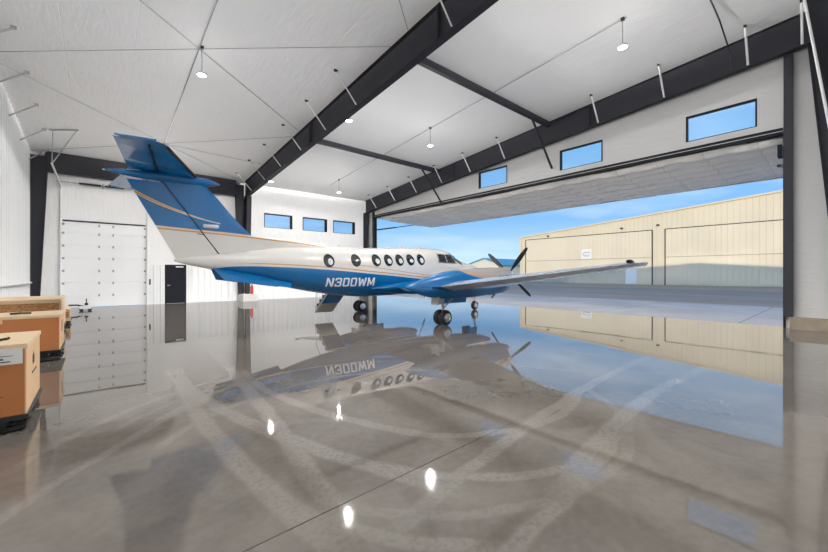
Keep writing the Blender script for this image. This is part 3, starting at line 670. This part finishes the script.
# ================================================================== crates
def crate(name, x0, x1, y0, y1, z0, z1, label, osb=False):
    r = empty(name, ((x0+x1)/2, (y0+y1)/2, 0), label, 'crate')
    MB().box(x0, x1-.012, y0, y1, z0, z1-.05).build('body', OSB if osb else CARD, r, bevel=.006)
    MB().box(x1-.012, x1, y0+.005, y1-.005, z0, z1-.05).build('end_panel', PINE if osb else CARD_DAYLIT_TAPE, r)  # on cardboard crates a separate side, coloured lighter for daylight from the doorway
    m = MB().box(x0-.01, x1+.01, y0-.01, y1+.01, z1-.05, z1); m.build('lid', PINE, r, bevel=.005)
    m = MB()
    if osb:
        m.box(x0, x1, y0-.03, y0, z1-.09, z1-.05).box(x0, x0+.1, y0-.03, y0, z0, z1-.09).box(x1-.01, x1+.03, y0-.03, y0+.08, z0, z1-.02).box(x0, x1, y0-.03, y0, z0, z0+.1); m.build('batten', PINE, r)
    pl = MB()
    for q in (.0, .45, .9): pl.box(x0+.04+q*(x1-x0-.16), x0+.14+q*(x1-x0-.16), y0+.02, y1-.02, .05, z0-.03)
    pl.box(x0-.01, x1+.02, y0-.02, y1+.02, z0-.05, z0)
    for q in range(4):
        pl.box(x0, x1, y0+q*(y1-y0-.1)/3, y0+.1+q*(y1-y0-.1)/3, .02 if not osb else 0, .06)
    pl.build('pallet', BLACK_PLASTIC, r, bevel=.004)
    for cx in (x0+.15, x1-.12):
        for cy in (y0+.08, y1-.1): MB().lathe((cx, cy-.02, .04), [(.0, 0), (.04, 0), (.04, .04), (.0, .04)], 'y', 14).build('caster', RUBBER, r)
    return r
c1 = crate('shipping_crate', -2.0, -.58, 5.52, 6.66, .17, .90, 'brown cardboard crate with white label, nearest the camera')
lb = MB().box(-.93, -.605, 5.502, 5.514, .70, .86).build('shipping_label', PAPER, c1, label='white paper label')
m = MB().box(-.91, -.77, 5.498, 5.502, .815, .822).box(-.91, -.67, 5.498, 5.502, .785, .79).box(-.83, -.69, 5.498, 5.502, .725, .735).box(-.77, -.74, 5.498, 5.502, .75, .765); m.build('label_print', INK, lb)
MB().box(-1.0, -.945, 5.502, 5.514, .79, .84).build('blue_sticker', BLUE_TAG, c1)
m = MB().box(-1.02, -.74, 5.512, 5.519, .375, .382); m.build('seam', INK, c1)
m = MB().box(-.581, -.576, 6.0, 6.04, .60, .70).box(-.581, -.576, 6.08, 6.12, .60, .70).box(-.581, -.576, 5.95, 6.3, .50, .52).add([(-.576, 5.97, .70), (-.576, 6.07, .70), (-.576, 6.02, .76)], [(0, 1, 2)]).build('side_print', INK, c1)
t_ = empty('tool_strap', (-.95, 5.85, .9), 'black strap and buckle lying on the nearest crate', 'strap')
m = MB()
for k in range(3): m.tube([(-1.1+.03*k, 5.72+.05*k, .915), (-.95, 5.78+.05*k, .925), (-.82, 5.85+.03*k, .915), (-.76, 5.98-.04*k, .915)], .013, 6)
m.build('strap', BLACK_PLASTIC, t_, smooth=60); MB().box(-.98, -.88, 5.80, 5.86, .93, .945).build('buckle', RED, t_, bevel=.004)
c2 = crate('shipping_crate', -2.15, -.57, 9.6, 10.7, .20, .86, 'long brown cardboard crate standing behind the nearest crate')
MB().box(-1.42, -1.30, 9.592, 9.602, .74, .855).build('tape_patch', CARD_DAYLIT_TAPE, c2)
MB().box(-.568, -.563, 10.0, 10.05, .5, .72).build('side_print', INK, c2)
MB().tube([(-1.25, 10.0, .882), (-1.1, 9.9, .895), (-1.0, 10.05, .882)], .02, 6).build('cable_scrap', BLACK_PLASTIC, label='small black cable end on top of the second crate', cat='cable')
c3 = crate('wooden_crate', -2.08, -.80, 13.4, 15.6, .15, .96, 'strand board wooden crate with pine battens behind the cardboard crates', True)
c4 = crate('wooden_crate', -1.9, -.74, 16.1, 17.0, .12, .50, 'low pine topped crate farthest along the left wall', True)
# pallet jack
pj = empty('aircraft_tow_dolly', (-.45, 22, 0), 'low white tow dolly with black handle on floor by the crates', 'dolly')
MB().box(-.68, -.28, 21.7, 22.4, .08, .22).build('deck', DOOR_WHITE, pj, bevel=.02)
MB().tube([(-.55, 21.8, .2), (-.75, 21.75, .26), (-1.0, 21.7, .27)], .035, 8).tube([(-1.0, 21.5, .27), (-1.0, 21.9, .27)], .025, 8).build('handle', BLACK_PLASTIC, pj)
for x in (-.62, -.34):
    for y in (21.76, 22.3): MB().lathe((x, y, .07), [(0, 0), (.07, 0), (.07, .05), (0, .05)], 'y', 16).build('wheel', RUBBER, pj)
MB().lathe((-.45, 22.05, .22), [(.06, 0), (.06, .1), (.02, .12), (.02, .3), (0, .3)], n=12).build('jack_post', BLACK_PLASTIC, pj)

# ================================================================== the aeroplane
CY = 10.9
AP = empty('airplane', (AX, CY, 0), 'blue and grey twin propeller aircraft with T-tail standing in the hangar', 'airplane')
FS = [ # X, zbot, ztop, half width
 (1.42, 1.93, 1.99, .015), (1.7, 1.86, 2.05, .07), (2.29, 1.73, 2.14, .18), (3.22, 1.52, 2.29, .37), (4.07, 1.27, 2.41, .54), (5.22, 1.03, 2.47, .69), (6.15, .90, 2.49, .74), (6.9, .84, 2.52, .75),
 (7.76, .84, 2.56, .75), (8.6, .86, 2.60, .75), (9.6, .87, 2.64, .75), (10.2, .88, 2.64, .75), (10.65, .89, 2.61, .74), (10.95, .90, 2.52, .72), (11.25, .91, 2.36, .69), (11.6, .93, 2.22, .65), (12.1, .98, 2.12, .58), (12.6, 1.03, 2.02, .50),
 (13.2, 1.12, 1.85, .38), (13.7, 1.24, 1.68, .24), (13.95, 1.34, 1.56, .12), (14.03, 1.42, 1.48, .015)]
def fus_y(X, z, e=2.25):
    zb, zt, hw = herm(FS, X); zc = (zb+zt)/2; hz = (zt-zb)/2; k = min(1., abs(z-zc)/hz); return hw*(1-k**e)**(1/e)
m = MB(); rings = []; NR = 48; X = 1.42
xs = [1.42, 1.5, 1.6]+[1.7+.1*i for i in range(123)]+[13.98, 14.03]
for X in xs:
    zb, zt, hw = herm(FS, X); zc = (zb+zt)/2; hz = (zt-zb)/2; ring = []
    for k in range(NR):
        a = 2*pi*k/NR; cx_, sx_ = cos(a), sin(a); e = 2/2.25
        ring.append(Vector((X, CY+hw*math.copysign(abs(cx_)**e, cx_), zc+hz*math.copysign(abs(sx_)**e, sx_))))
    rings.append(ring)
m.rings(rings); m.build('fuselage', BODY, AP, smooth=50)

def patch(uv_fn, nu, nv, off, side=-1):
    """surface patch on the fuselage flank: uv_fn(i/nu, j/nv)->(X,z)"""
    rings = []
    for i in range(nu+1):
        row = []
        for j in range(nv+1):
            X, z = uv_fn(i/nu, j/nv); row.append(Vector((X, CY+side*(fus_y(X, z)+off), z)))
        rings.append(row)
    return rings
def disc(X0, z0, rx, rz, off, side=-1, n=28):
    """domed disc following the flank"""
    m = MB(); rings = []
    for rr, oo in ((1, -.004), (1, off), (.6, off), (.02, off)):
        ring = []
        for k in range(n):
            a = 2*pi*k/n; X = X0+rx*rr*cos(a); z = z0+rz*rr*sin(a); ring.append(Vector((X, CY+side*(fus_y(X, z)+oo), z)))
        rings.append(ring)
    return m.rings(rings)
def ring(X0, z0, rx, rz, w, off, side=-1, n=28):
    m = MB(); rings = []
    for rr, oo in ((1+w, -.004), (1+w, off), (1, off), (1, -.004)):
        rings.append([Vector((X0+rx*rr*cos(2*pi*k/n), CY+side*(fus_y(X0+rx*rr*cos(2*pi*k/n), z0+rz*rr*sin(2*pi*k/n))+oo), z0+rz*rr*sin(2*pi*k/n))) for k in range(n)])
    return m.rings(rings, cap=False)
wins = [(5.33, 2.03, .6), (6.27, 2.06, 0), (7.06, 2.08, .5), (7.56, 2.09, .5), (8.05, 2.11, .5), (8.55, 2.13, .3), (9.05, 2.15, .6)]
for side in (-1, 1):
    for X0, z0, sh in wins:
        if side == 1 and X0 < 6.5: continue
        w = disc(X0, z0, .15, .175, .004, side).build('cabin_window', DGLASS, AP, smooth=30)
        ring(X0, z0, .15, .175, .18, .012, side).build('window_rim', BOOT, w, smooth=40)
        if side == -1 and sh: disc(X0+.045, z0-.03, .085, .12*sh+.03, .009, side, 18).build('window_shade', PANE_REFLECT, w, smooth=30)  # pale disc painting reflection and see-through brightness into the pane
    # cockpit side window: rounded quad, with divider
    def quad(c, off, mname, mat, par):
        m = MB(); m.rings(patch(lambda u, v: tuple(Vector(c[0]).lerp(Vector(c[1]), u).lerp(Vector(c[3]).lerp(Vector(c[2]), u), v)), 10, 6, off, side), cap=False, close=False)
        o = m.build(mname, mat, par, normals=False, smooth=40); md = o.modifiers.new('t', 'SOLIDIFY'); md.thickness = .01; return o
    fr = quad([(9.93, 2.06), (10.98, 2.04), (10.86, 2.40), (9.97, 2.42)], .004, 'cockpit_window_frame', simple('frame_grey', (.25, .25, .25), .3) if 'frame_grey' not in MATS else MATS['frame_grey'], AP)
    quad([(9.98, 2.09), (10.38, 2.08), (10.38, 2.39), (10.01, 2.385)], .012, 'pane', DGLASS, fr)
    quad([(10.44, 2.08), (10.92, 2.07), (10.80, 2.375), (10.44, 2.39)], .012, 'pane', DGLASS, fr)
# windshield
m = MB(); rings = []
for i in range(9):
    X = 10.93+.52*i/8; row = []
    for j in range(17):
        zb, zt, hw = herm(FS, X); zc = (zb+zt)/2; hz = (zt-zb)/2; a = radians(32+116*j/16)
        e = 2/2.25; row.append(Vector((X+.004, CY+(hw+.006)*math.copysign(abs(cos(a))**e, cos(a)), zc+(hz+.008)*abs(sin(a))**e)))
    rings.append(row)
m.rings(rings, cap=False, close=False); o = m.build('windshield', DGLASS, AP, smooth=40, normals=False)
m = MB(); m.tube([(10.95, CY, 2.55), (11.48, CY, 2.30)], .022, 6); m.build('windshield_post', BODY, o)
for s in (-1, 1): MB().tube([(11.55, CY+s*.1, 2.27), (11.3, CY+s*.22, 2.38)], .012, 6).build('wiper', DARK_METAL, o)
# roof antennas
for X, h in ((6.1, .10), (8.7, .12), (9.6, .05)):
    zt = herm(FS, X)[1]; MB().hexa([(X-.10, CY-.012, zt-.02), (X+.08, CY-.012, zt-.02), (X+.08, CY+.012, zt-.02), (X-.10, CY+.012, zt-.02), (X-.10, CY-.006, zt+h), (X-.03, CY-.006, zt+h), (X-.03, CY+.006, zt+h), (X-.10, CY+.006, zt+h)]).build('antenna', simple('antenna_white', (.7, .7, .7), .4) if 'antenna_white' not in MATS else MATS['antenna_white'], AP)

# registration letters, block strokes laid on the flank
T_ = .25
GL = {'N': [((0, 0), (T_, 0), (T_, 1), (0, 1)), ((1-T_, 0), (1, 0), (1, 1), (1-T_, 1)), ((0, 1), (T_*1.15, 1), (1, 0), (1-T_*1.15, 0))],
      '3': [((.08, 1), (.9, 1), (.9, .84), (.08, .84)), ((.08, .0), (.9, 0), (.9, .16), (.08, .16)), ((.3, .42), (.9, .42), (.9, .58), (.3, .58)), ((1-T_, .08), (1, .08), (1, .46), (1-T_, .46)), ((1-T_, .54), (1, .54), (1, .92), (1-T_, .92)), ((0, .08), (T_, .08), (T_, .3), (0, .3)), ((0, .7), (T_, .7), (T_, .92), (0, .92))],
      '0': [((0, .1), (T_, .1), (T_, .9), (0, .9)), ((1-T_, .1), (1, .1), (1, .9), (1-T_, .9)), ((.12, .84), (.88, .84), (.88, 1), (.12, 1)), ((.12, 0), (.88, 0), (.88, .16), (.12, .16)), ((0, .1), (T_, .16), (.3, 0), (.12, 0)), ((0, .9), (T_, .84), (.3, 1), (.12, 1)), ((1, .1), (1-T_, .16), (.7, 0), (.88, 0)), ((1, .9), (1-T_, .84), (.7, 1), (.88, 1))],
      'W': [((0, 1), (.2, 1), (.36, 0), (.16, 0)), ((.40, .85), (.56, .85), (.36, 0), (.20, 0)), ((.44, .85), (.60, .85), (.80, 0), (.64, 0)), ((.80, 1), (1, 1), (.84, 0), (.64, 0))],
      'M': [((0, 0), (.2, 0), (.2, 1), (0, 1)), ((.8, 0), (1, 0), (1, 1), (.8, 1)), ((0, 1), (.24, 1), (.59, .15), (.41, .15)), ((.76, 1), (1, 1), (.59, .15), (.41, .15))]}
m = MB(); cx_ = 0.; adv = {'N': 1., '3': .92, '0': .92, 'W': 1.3, 'M': 1.15}; tot = sum(adv[c]+.2 for c in 'N300WM')-.2
for c in 'N300WM':
    for q in GL[c]:
        A0, B0, C0, D0 = [Vector((cx_+p[0]*adv[c], p[1])) for p in q]; rows = []
        for i in range(5):
            row = []
            for j in range(5):
                p = A0.lerp(B0, j/4).lerp(D0.lerp(C0, j/4), i/4); X = 5.26+(6.97-5.26)*p.x/tot; z = 1.225+.275*p.y; row.append(Vector((X, CY-fus_y(X, z)-.005, z)))
            rows.append(row)
        m.rings(rows, cap=False, close=False)
    cx_ += adv[c]+.2
o = m.build('registration', REGP, AP, normals=False, label='white letters N300WM')

# generic lifting surface: stations (pos, LE, TE, thickness ratio, height)
def foil(c, n=14):
    out = []
    for i in range(n+1):
        u = (1-cos(pi*i/n))/2; t = 5*(.2969*sqrt(u)-.126*u-.3516*u*u+.2843*u**3-.1015*u**4); out.append((u, t))
    return out
def surface(st, vertical=False, u0=0., u1=1., sub=1):
    """st rows: (s, LE, TE, thick, h) s = span coordinate (Y, or Z if vertical); h = the other one"""
    rings = []
    rows = []
    for a, b_ in zip(st, st[1:]):
        for k in range(sub): rows.append([a[i]+(b_[i]-a[i])*k/sub for i in range(5)])
    rows.append(list(st[-1])); F_ = [q for q in foil(0)]
    for s, le, te, th, h in rows:
        us = [u0+(u1-u0)*i/14 for i in range(15)] if u0 > 0 or u1 < 1 else [q[0] for q in F_]
        def T(u): return max(.012, 5*(.2969*sqrt(u)-.126*u-.3516*u*u+.2843*u**3-.1015*u**4))*th if u > .001 else 0.
        up = [(le+(te-le)*u, T(u)*abs(le-te)) for u in us]
        loop = [(x, t) for x, t in up]+[(x, -t) for x, t in reversed(up)]
        rings.append([Vector((x, h+t, s)) if vertical else Vector((x, s, h+t)) for x, t in loop])
    return MB().rings(rings)

# fin and rudder
def fin_le(z):
    P_ = [(1.95, 5.9), (2.47, 5.84), (2.515, 5.3), (2.58, 4.75), (2.645, 4.07), (2.69, 3.28), (3.11, 2.83), (3.53, 2.49), (3.9, 2.15), (4.0, 2.06)]
    for (a, xa), (b_, xb) in zip(P_, P_[1:]):
        if a <= z <= b_: return xa+(xb-xa)*(z-a)/(b_-a)
    return P_[0][1] if z < 1.95 else P_[-1][1]
def rud_te(z): return 1.50+(.50-1.50)*(z-1.93)/(3.8-1.93)
def hinge_x(z): return 2.49+(1.16-2.49)*(z-2.06)/(3.9-2.06)
zs_ = [1.95, 2.2, 2.47, 2.515, 2.58, 2.645, 2.69, 2.83, 3.0, 3.3, 3.6, 3.9, 3.98]
def vsurf(zs, lef, tef, th, tle, tte):
    rings = []
    for z in zs:
        a, b_ = lef(z), tef(z); n_ = 12; up = []
        for i in range(n_+1):
            u = i/n_; w = tle+(tte-tle)*u
            if tle == 0: w = th*(1-(1-min(1, u*3))**2)**.5*(1-.35*u)
            up.append((a+(b_-a)*u, max(w, .004)))
        rings.append([Vector((x, CY-w, z)) for x, w in up]+[Vector((x, CY+w, z)) for x, w in reversed(up)])
    return MB().rings(rings)
vsurf(zs_, fin_le, lambda z: hinge_x(z)+.018, .085, 0, .05).build('vertical_fin', BODY, AP, smooth=50)
rud = vsurf([1.90, 2.0, 2.3, 2.6, 2.81, 3.1, 3.4, 3.7, 3.86], lambda z: hinge_x(max(z, 2.02))-.018, rud_te, .05, .048, .006).build('rudder', BODY, AP, smooth=50)
m = MB(); m.tube([(hinge_x(2.03), CY-.0, 2.03), (hinge_x(3.9), CY, 3.9)], .048, 8); m.build('rudder_hinge', BOOT, AP)
MB().tube([(hinge_x(2.72)-.1, CY-.07, 2.66), (hinge_x(2.72)+.04, CY-.09, 2.64)], .012, 6).build('trim_rod', DARK_METAL, rud)
MB().lathe((2.05, CY-.085, 2.87), [(0, -.02), (.05, -.0), (.05, .34), (0, .37)], 'x', 12).build('logo_light', REGP, AP, smooth=60)
# bullet fairing
m = MB(); bl = [(.06, .004), (.15, .035), (.4, .085), (.8, .13), (1.3, .155), (1.8, .155), (2.15, .12), (2.36, .06), (2.46, .01)]
m.rings([[Vector((x, CY+cos(2*pi*k/20)*r, 3.99+.01*x+sin(2*pi*k/20)*r*.8)) for k in range(20)] for x, r in bl]); m.build('tail_bullet', BLUEP, AP, smooth=60)
MB().lathe((.02, CY, 3.99), [(.002, .02), (.012, .03), (.014, .07), (.002, .08)], 'x', 10).build('tail_light', REGP, AP)
# horizontal tail
ZT = 4.10
for s in (-1, 1):
    A_ = [(CY+s*.02, 1.92, 1.00, .10, ZT), (CY+s*2.42, .98, .66, .10, ZT), (CY+s*2.52, .86, .66, .06, ZT)]
    st = surface(A_, sub=4).build('stabilizer', BLUEP, AP, smooth=40)
    m = surface([(CY+s*.06, 1.07, .50, .075, ZT), (CY+s*2.30, .73, .19, .075, ZT), (CY+s*2.40, .70, .17, .075, ZT)], sub=4)
    if s: m.hexa([(.55, CY+s*2.36, ZT-.02), (.80, CY+s*2.46, ZT-.02), (.80, CY+s*2.60, ZT-.02), (.19, CY+s*2.52, ZT-.015), (.55, CY+s*2.36, ZT+.02), (.80, CY+s*2.46, ZT+.02), (.80, CY+s*2.60, ZT+.02), (.19, CY+s*2.52, ZT+.015)])
    m.build('elevator', BLUEP, AP, smooth=40)
    MB().bar((1.05, CY+s*.15, ZT-.045), (.72, CY+s*2.28, ZT-.03), .028, .03).build('hinge_gap', BOOT, st)
    surface([(CY+s*.02, 1.935, 1.80, .5, ZT), (CY+s*2.30, 1.035, .93, .5, ZT)], sub=4).build('deice_boot', BOOT, st, smooth=40)
# ventral strakes
for s in (-1, 1):
    m = MB(); y0_, y1_ = CY+s*.20, CY+s*.42
    m.hexa([(2.25, CY+s*.10, 1.78), (4.3, CY+s*.30, 1.42), (4.3, CY+s*.34, 1.42), (2.25, CY+s*.13, 1.78), (2.46, CY+s*.46, 1.46), (4.2, CY+s*.52, 1.22), (4.2, CY+s*.54, 1.22), (2.46, CY+s*.48, 1.46)]); m.build('ventral_strake', BLUEP, AP)

# wings
def wz(s): return 1.20-.02*(2.8-s) if s < 2.8 else 1.20+.1165*(s-2.8)
WS = [(.3, 10.15, 7.50, .15), (.76, 9.95, 7.52, .15), (2.0, 9.85, 7.56, .15), (3.2, 9.80, 7.60, .135), (5.5, 9.35, 7.78, .112), (7.9, 8.95, 7.95, .10), (8.18, 8.8, 8.0, .11), (8.30, 8.5, 8.08, .08)]
for s in (-1, 1):
    w = surface([(CY+s*a, le, te, th, wz(a)) for a, le, te, th in WS], sub=3).build('wing', WINGP, AP, smooth=40)
    surface([(CY+s*a, le+.015, le-.09, .6, wz(a)) for a, le, te, th in WS[3:6]], sub=3).build('deice_boot', BOOT, w, smooth=40)
    for a0, a1, nm in ((.9, 4.9, 'flap'), (4.92, 8.15, 'aileron')):
        m = MB()
        for (a, b_) in ((a0, a1),):
            pa = [(a, 0), (b_, 0)]
        def le_te(a):
            for q, r_ in zip(WS, WS[1:]):
                if q[0] <= a <= r_[0]:
                    t2 = (a-q[0])/(r_[0]-q[0]); return q[1]+(r_[1]-q[1])*t2, q[2]+(r_[2]-q[2])*t2
        rr = []
        for a in (a0, (a0+a1)/2, a1):
            le, te = le_te(a); c_ = le-te; z = wz(a); rr.append([Vector((te+c_*.26, CY+s*a, z+.068*c_*.9)), Vector((te-.01, CY+s*a, z+.006)), Vector((te-.01, CY+s*a, z-.010)), Vector((te+c_*.26, CY+s*a, z-.068*c_*.9))])
        m.rings(rr); m.build(nm, WINGP, w)
    MB().lathe((7.92, CY+s*8.12, wz(8.1)+.05), [(0, -.02), (.035, 0), (.04, .15), (.02, .26), (0, .28)], 'x', 12).build('navigation_light', BOOT, w, smooth=50)
    MB().tube([(7.98, CY+s*7.8, wz(7.8)), (7.72, CY+s*7.82, wz(7.8)-.01)], .006, 5).build('static_wick', BOOT, w)
    # wing root fillet
    m = MB(); rows = []
    for X, h0, wd in ((6.9, .03, .02), (7.3, .10, .12), (7.9, .20, .24), (8.8, .26, .28), (9.7, .24, .26), (10.2, .14, .14), (10.5, .03, .03)):
        yc = CY+s*(fus_y(X, 1.2)-.06); rows.append([Vector((X, yc+s*cos(2*pi*k/16)*(wd+.06), 1.13+sin(2*pi*k/16)*h0)) for k in range(16)])
    m.rings(rows); m.build('root_fairing', BLUEP, AP, smooth=60)
    # nacelle
    NY = CY+s*2.62
    NS = [(6.78, 1.19, 1.23, .015), (7.0, 1.10, 1.32, .09), (7.4, .97, 1.47, .20), (7.9, .87, 1.60, .30), (8.5, .82, 1.71, .36), (9.3, .82, 1.79, .39), (10.2, .86, 1.84, .39), (10.9, .93, 1.86, .37), (11.35, 1.02, 1.86, .32), (11.62, 1.30, 1.83, .22)]
    m = MB(); rows = []
    for i in range(49):
        X = 6.78+(11.62-6.78)*i/48; zb, zt, hw = herm(NS, X); zc = (zb+zt)/2; hz = (zt-zb)/2; e = 2/2.4
        rows.append([Vector((X, NY+hw*math.copysign(abs(cos(2*pi*k/32))**e, cos(2*pi*k/32)), zc+hz*math.copysign(abs(sin(2*pi*k/32))**e, sin(2*pi*k/32)))) for k in range(32)])
    m.rings(rows); nac = m.build('engine_nacelle', NACP, AP, smooth=50)
    m = MB(); rows = []
    for X, zc, hz, hy in ((9.8, 1.0, .10, .2), (10.6, 1.02, .16, .24), (11.3, 1.08, .15, .22), (11.62, 1.13, .11, .17), (11.66, 1.13, .08, .13)):
        rows.append([Vector((X, NY+cos(2*pi*k/20)*hy, zc+sin(2*pi*k/20)*hz)) for k in range(20)])
    m.rings(rows); m.build('air_intake', BLUEP, nac, smooth=60)
    for q in (-1, 1):
        m = MB().tube([(11.25, NY+q*.28, 1.52), (11.1, NY+q*.42, 1.50), (10.8, NY+q*.50, 1.50), (10.55, NY+q*.54, 1.5)], .08, 12, rs=[.09, .09, .085, .08]); m.build('exhaust_stack', CHROME, nac, smooth=50)
    # propeller
    PX, PZ = 11.78, 1.62
    m = MB().lathe((11.60, NY, PZ), [(.20, 0), (.20, .05), (.175, .2), (.12, .36), (.05, .47), (.0, .5)], 'x', 28); pp = m.build('propeller', ALU, AP, smooth=40, label='polished spinner')
    for k in range(4):
        a = radians(45+90*k + (-5 if s < 0 else 20)); m = MB(); rows = []
        dr = Vector((0, cos(a), sin(a))); tn = Vector((0, -sin(a), cos(a)))
        for r_, ch, tw in ((.15, .05, 60), (.3, .09, 48), (.5, .15, 38), (.75, .17, 30), (1.0, .15, 24), (1.18, .11, 21), (1.245, .05, 20)):
            c_ = Vector((PX, NY, PZ))+dr*r_; t3 = radians(tw); ax = tn*cos(t3)+Vector((1, 0, 0))*sin(t3); nn = ax.cross(dr)
            rows.append([c_+ax*ch*.5*cos(2*pi*j/10)+nn*(.022 if r_ < .4 else .010)*sin(2*pi*j/10) for j in range(10)])
        m.rings(rows); m.build('propeller_blade', BLADE, pp, smooth=60)

# landing gear
def wheel(par, x, y, r, w):
    t = MB().lathe((x, y-w/2, r), [(r*.55, 0), (r*.85, -.0), (r*.97, w*.18), (r, w*.4), (r, w*.6), (r*.97, w*.82), (r*.85, w), (r*.55, w)], 'y', 32).build('wheel', RUBBER, par, smooth=45)
    MB().lathe((x, y-w/2-.004, r), [(0, -.022), (r*.16, -.022), (r*.20, -.008), (r*.42, -.006), (r*.46, -.018), (r*.56, -.016), (r*.58, .0), (r*.58, w+.008), (r*.56, w+.024), (r*.46, w+.026), (r*.42, w+.014), (r*.2, w+.016), (r*.16, w+.03), (0, w+.03)], 'y', 28).build('hub', ALU, t, smooth=35)
for s in (-1, 1):
    NY = CY+s*2.62; gx = 8.26 if s < 0 else 8.5
    m = MB().tube([(gx, NY, .95), (gx+.02, NY, .55)], .055, 14).tube([(gx+.02, NY, .56), (gx+.02, NY, .24)], .038, 14).tube([(gx, NY-.2, .24), (gx, NY+.2, .24)], .03, 12).tube([(gx+.06, NY, .5), (gx+.2, NY, .42), (gx+.06, NY, .28)], .016, 8).tube([(gx+.55, NY, .90), (gx+.04, NY, .52)], .022, 8)
    lg = m.build('landing_gear', GEARM, AP, smooth=40)
    for q in (-1, 1): wheel(lg, gx, NY+q*.13, .245, .155)
    for q in (-1, 1): MB().hexa([(gx+.12, NY+q*.30, .64), (gx+1.45, NY+q*.30, .64), (gx+1.45, NY+q*.31, .64), (gx+.12, NY+q*.31, .64), (gx+.12, NY+q*.26, .90), (gx+1.45, NY+q*.26, .90), (gx+1.45, NY+q*.27, .90), (gx+.12, NY+q*.27, .90)]).build('gear_door', BLUEP, AP) if q == 1 else None
    MB().box(gx-.34, gx-.30, NY-.16, NY+.16, .66, .92).box(gx-.30, gx-.08, NY-.02, NY+.02, .70, .90).build('gear_strut_door', GEARM, AP)
gx = 12.92
m = MB().tube([(gx+.1, CY, 1.2), (gx, CY, .5)], .05, 14).tube([(gx, CY, .5), (gx, CY, .2)], .03, 10).bar((gx, CY-.09, .46), (gx, CY-.09, .2), .02, .05, (0, 1, 0)).bar((gx, CY+.09, .46), (gx, CY+.09, .2), .02, .05, (0, 1, 0)).box(gx-.04, gx+.04, CY-.1, CY+.1, .44, .48).tube([(gx, CY-.1, .2), (gx, CY+.1, .2)], .018, 8)
lg = m.build('nose_gear', GEARM, AP, smooth=40); wheel(lg, gx, CY, .205, .14)
for q in (-1, 1): MB().hexa([(12.3, CY+q*.22, .72), (12.85, CY+q*.22, .72), (12.85, CY+q*.23, .72), (12.3, CY+q*.23, .72), (12.3, CY+q*.16, 1.08), (12.85, CY+q*.16, 1.08), (12.85, CY+q*.17, 1.08), (12.3, CY+q*.17, 1.08)]).build('nose_gear_door', BLUEP, AP)

# open airstair door on the far side
a0, a1 = 5.95, 6.66; hy, hz_ = CY+.62, .96; fy_, fz_ = CY+1.62, .20
def st_pt(x, u, off): # u 0 hinge .. 1 foot
    d = Vector((0, fy_-hy, fz_-hz_)); nn = Vector((0, -d.z, d.y)).normalized(); return Vector((x, hy, hz_))+d*u+nn*off
m = MB().hexa([st_pt(a0, 0, 0), st_pt(a1, 0, 0), st_pt(a1, 1, 0), st_pt(a0, 1, 0), st_pt(a0, 0, .06), st_pt(a1, 0, .06), st_pt(a1, 1, .06), st_pt(a0, 1, .06)])
air = m.build('airstair_door', simple('airstair_inner', (.50, .49, .46), .4), AP, bevel=.008)
for k, u in enumerate((.12, .34, .56, .78)):
    p = st_pt(0, u, .06); m = MB().box(a0+.08, a1-.08, p.y-.02, p.y+.20, p.z+.10, p.z+.13).box(a0+.08, a1-.08, p.y+.17, p.y+.2, p.z-.05, p.z+.1); m.build('step', simple('step_dark', (.03, .035, .05), .5) if 'step_dark' not in MATS else MATS['step_dark'], air)
m = MB().hexa([st_pt(a0+.02, 0.0, -.012), st_pt(a1-.02, 0, -.012), st_pt(a1-.02, .5, -.012), st_pt(a0+.02, .5, -.012), st_pt(a0+.02, 0, 0), st_pt(a1-.02, 0, 0), st_pt(a1-.02, .5, 0), st_pt(a0+.02, .5, 0)]); m.build('outer_skin', BLUEP, air)
for x in (a0+.03, a1-.03): MB().tube([st_pt(x, .97, .05), Vector((x, fy_-.05, fz_+.75)), Vector((x, hy+.1, hz_+.8)), Vector((x, hy+.02, hz_+.55))], .012, 6).build('handrail', CHROME, air)
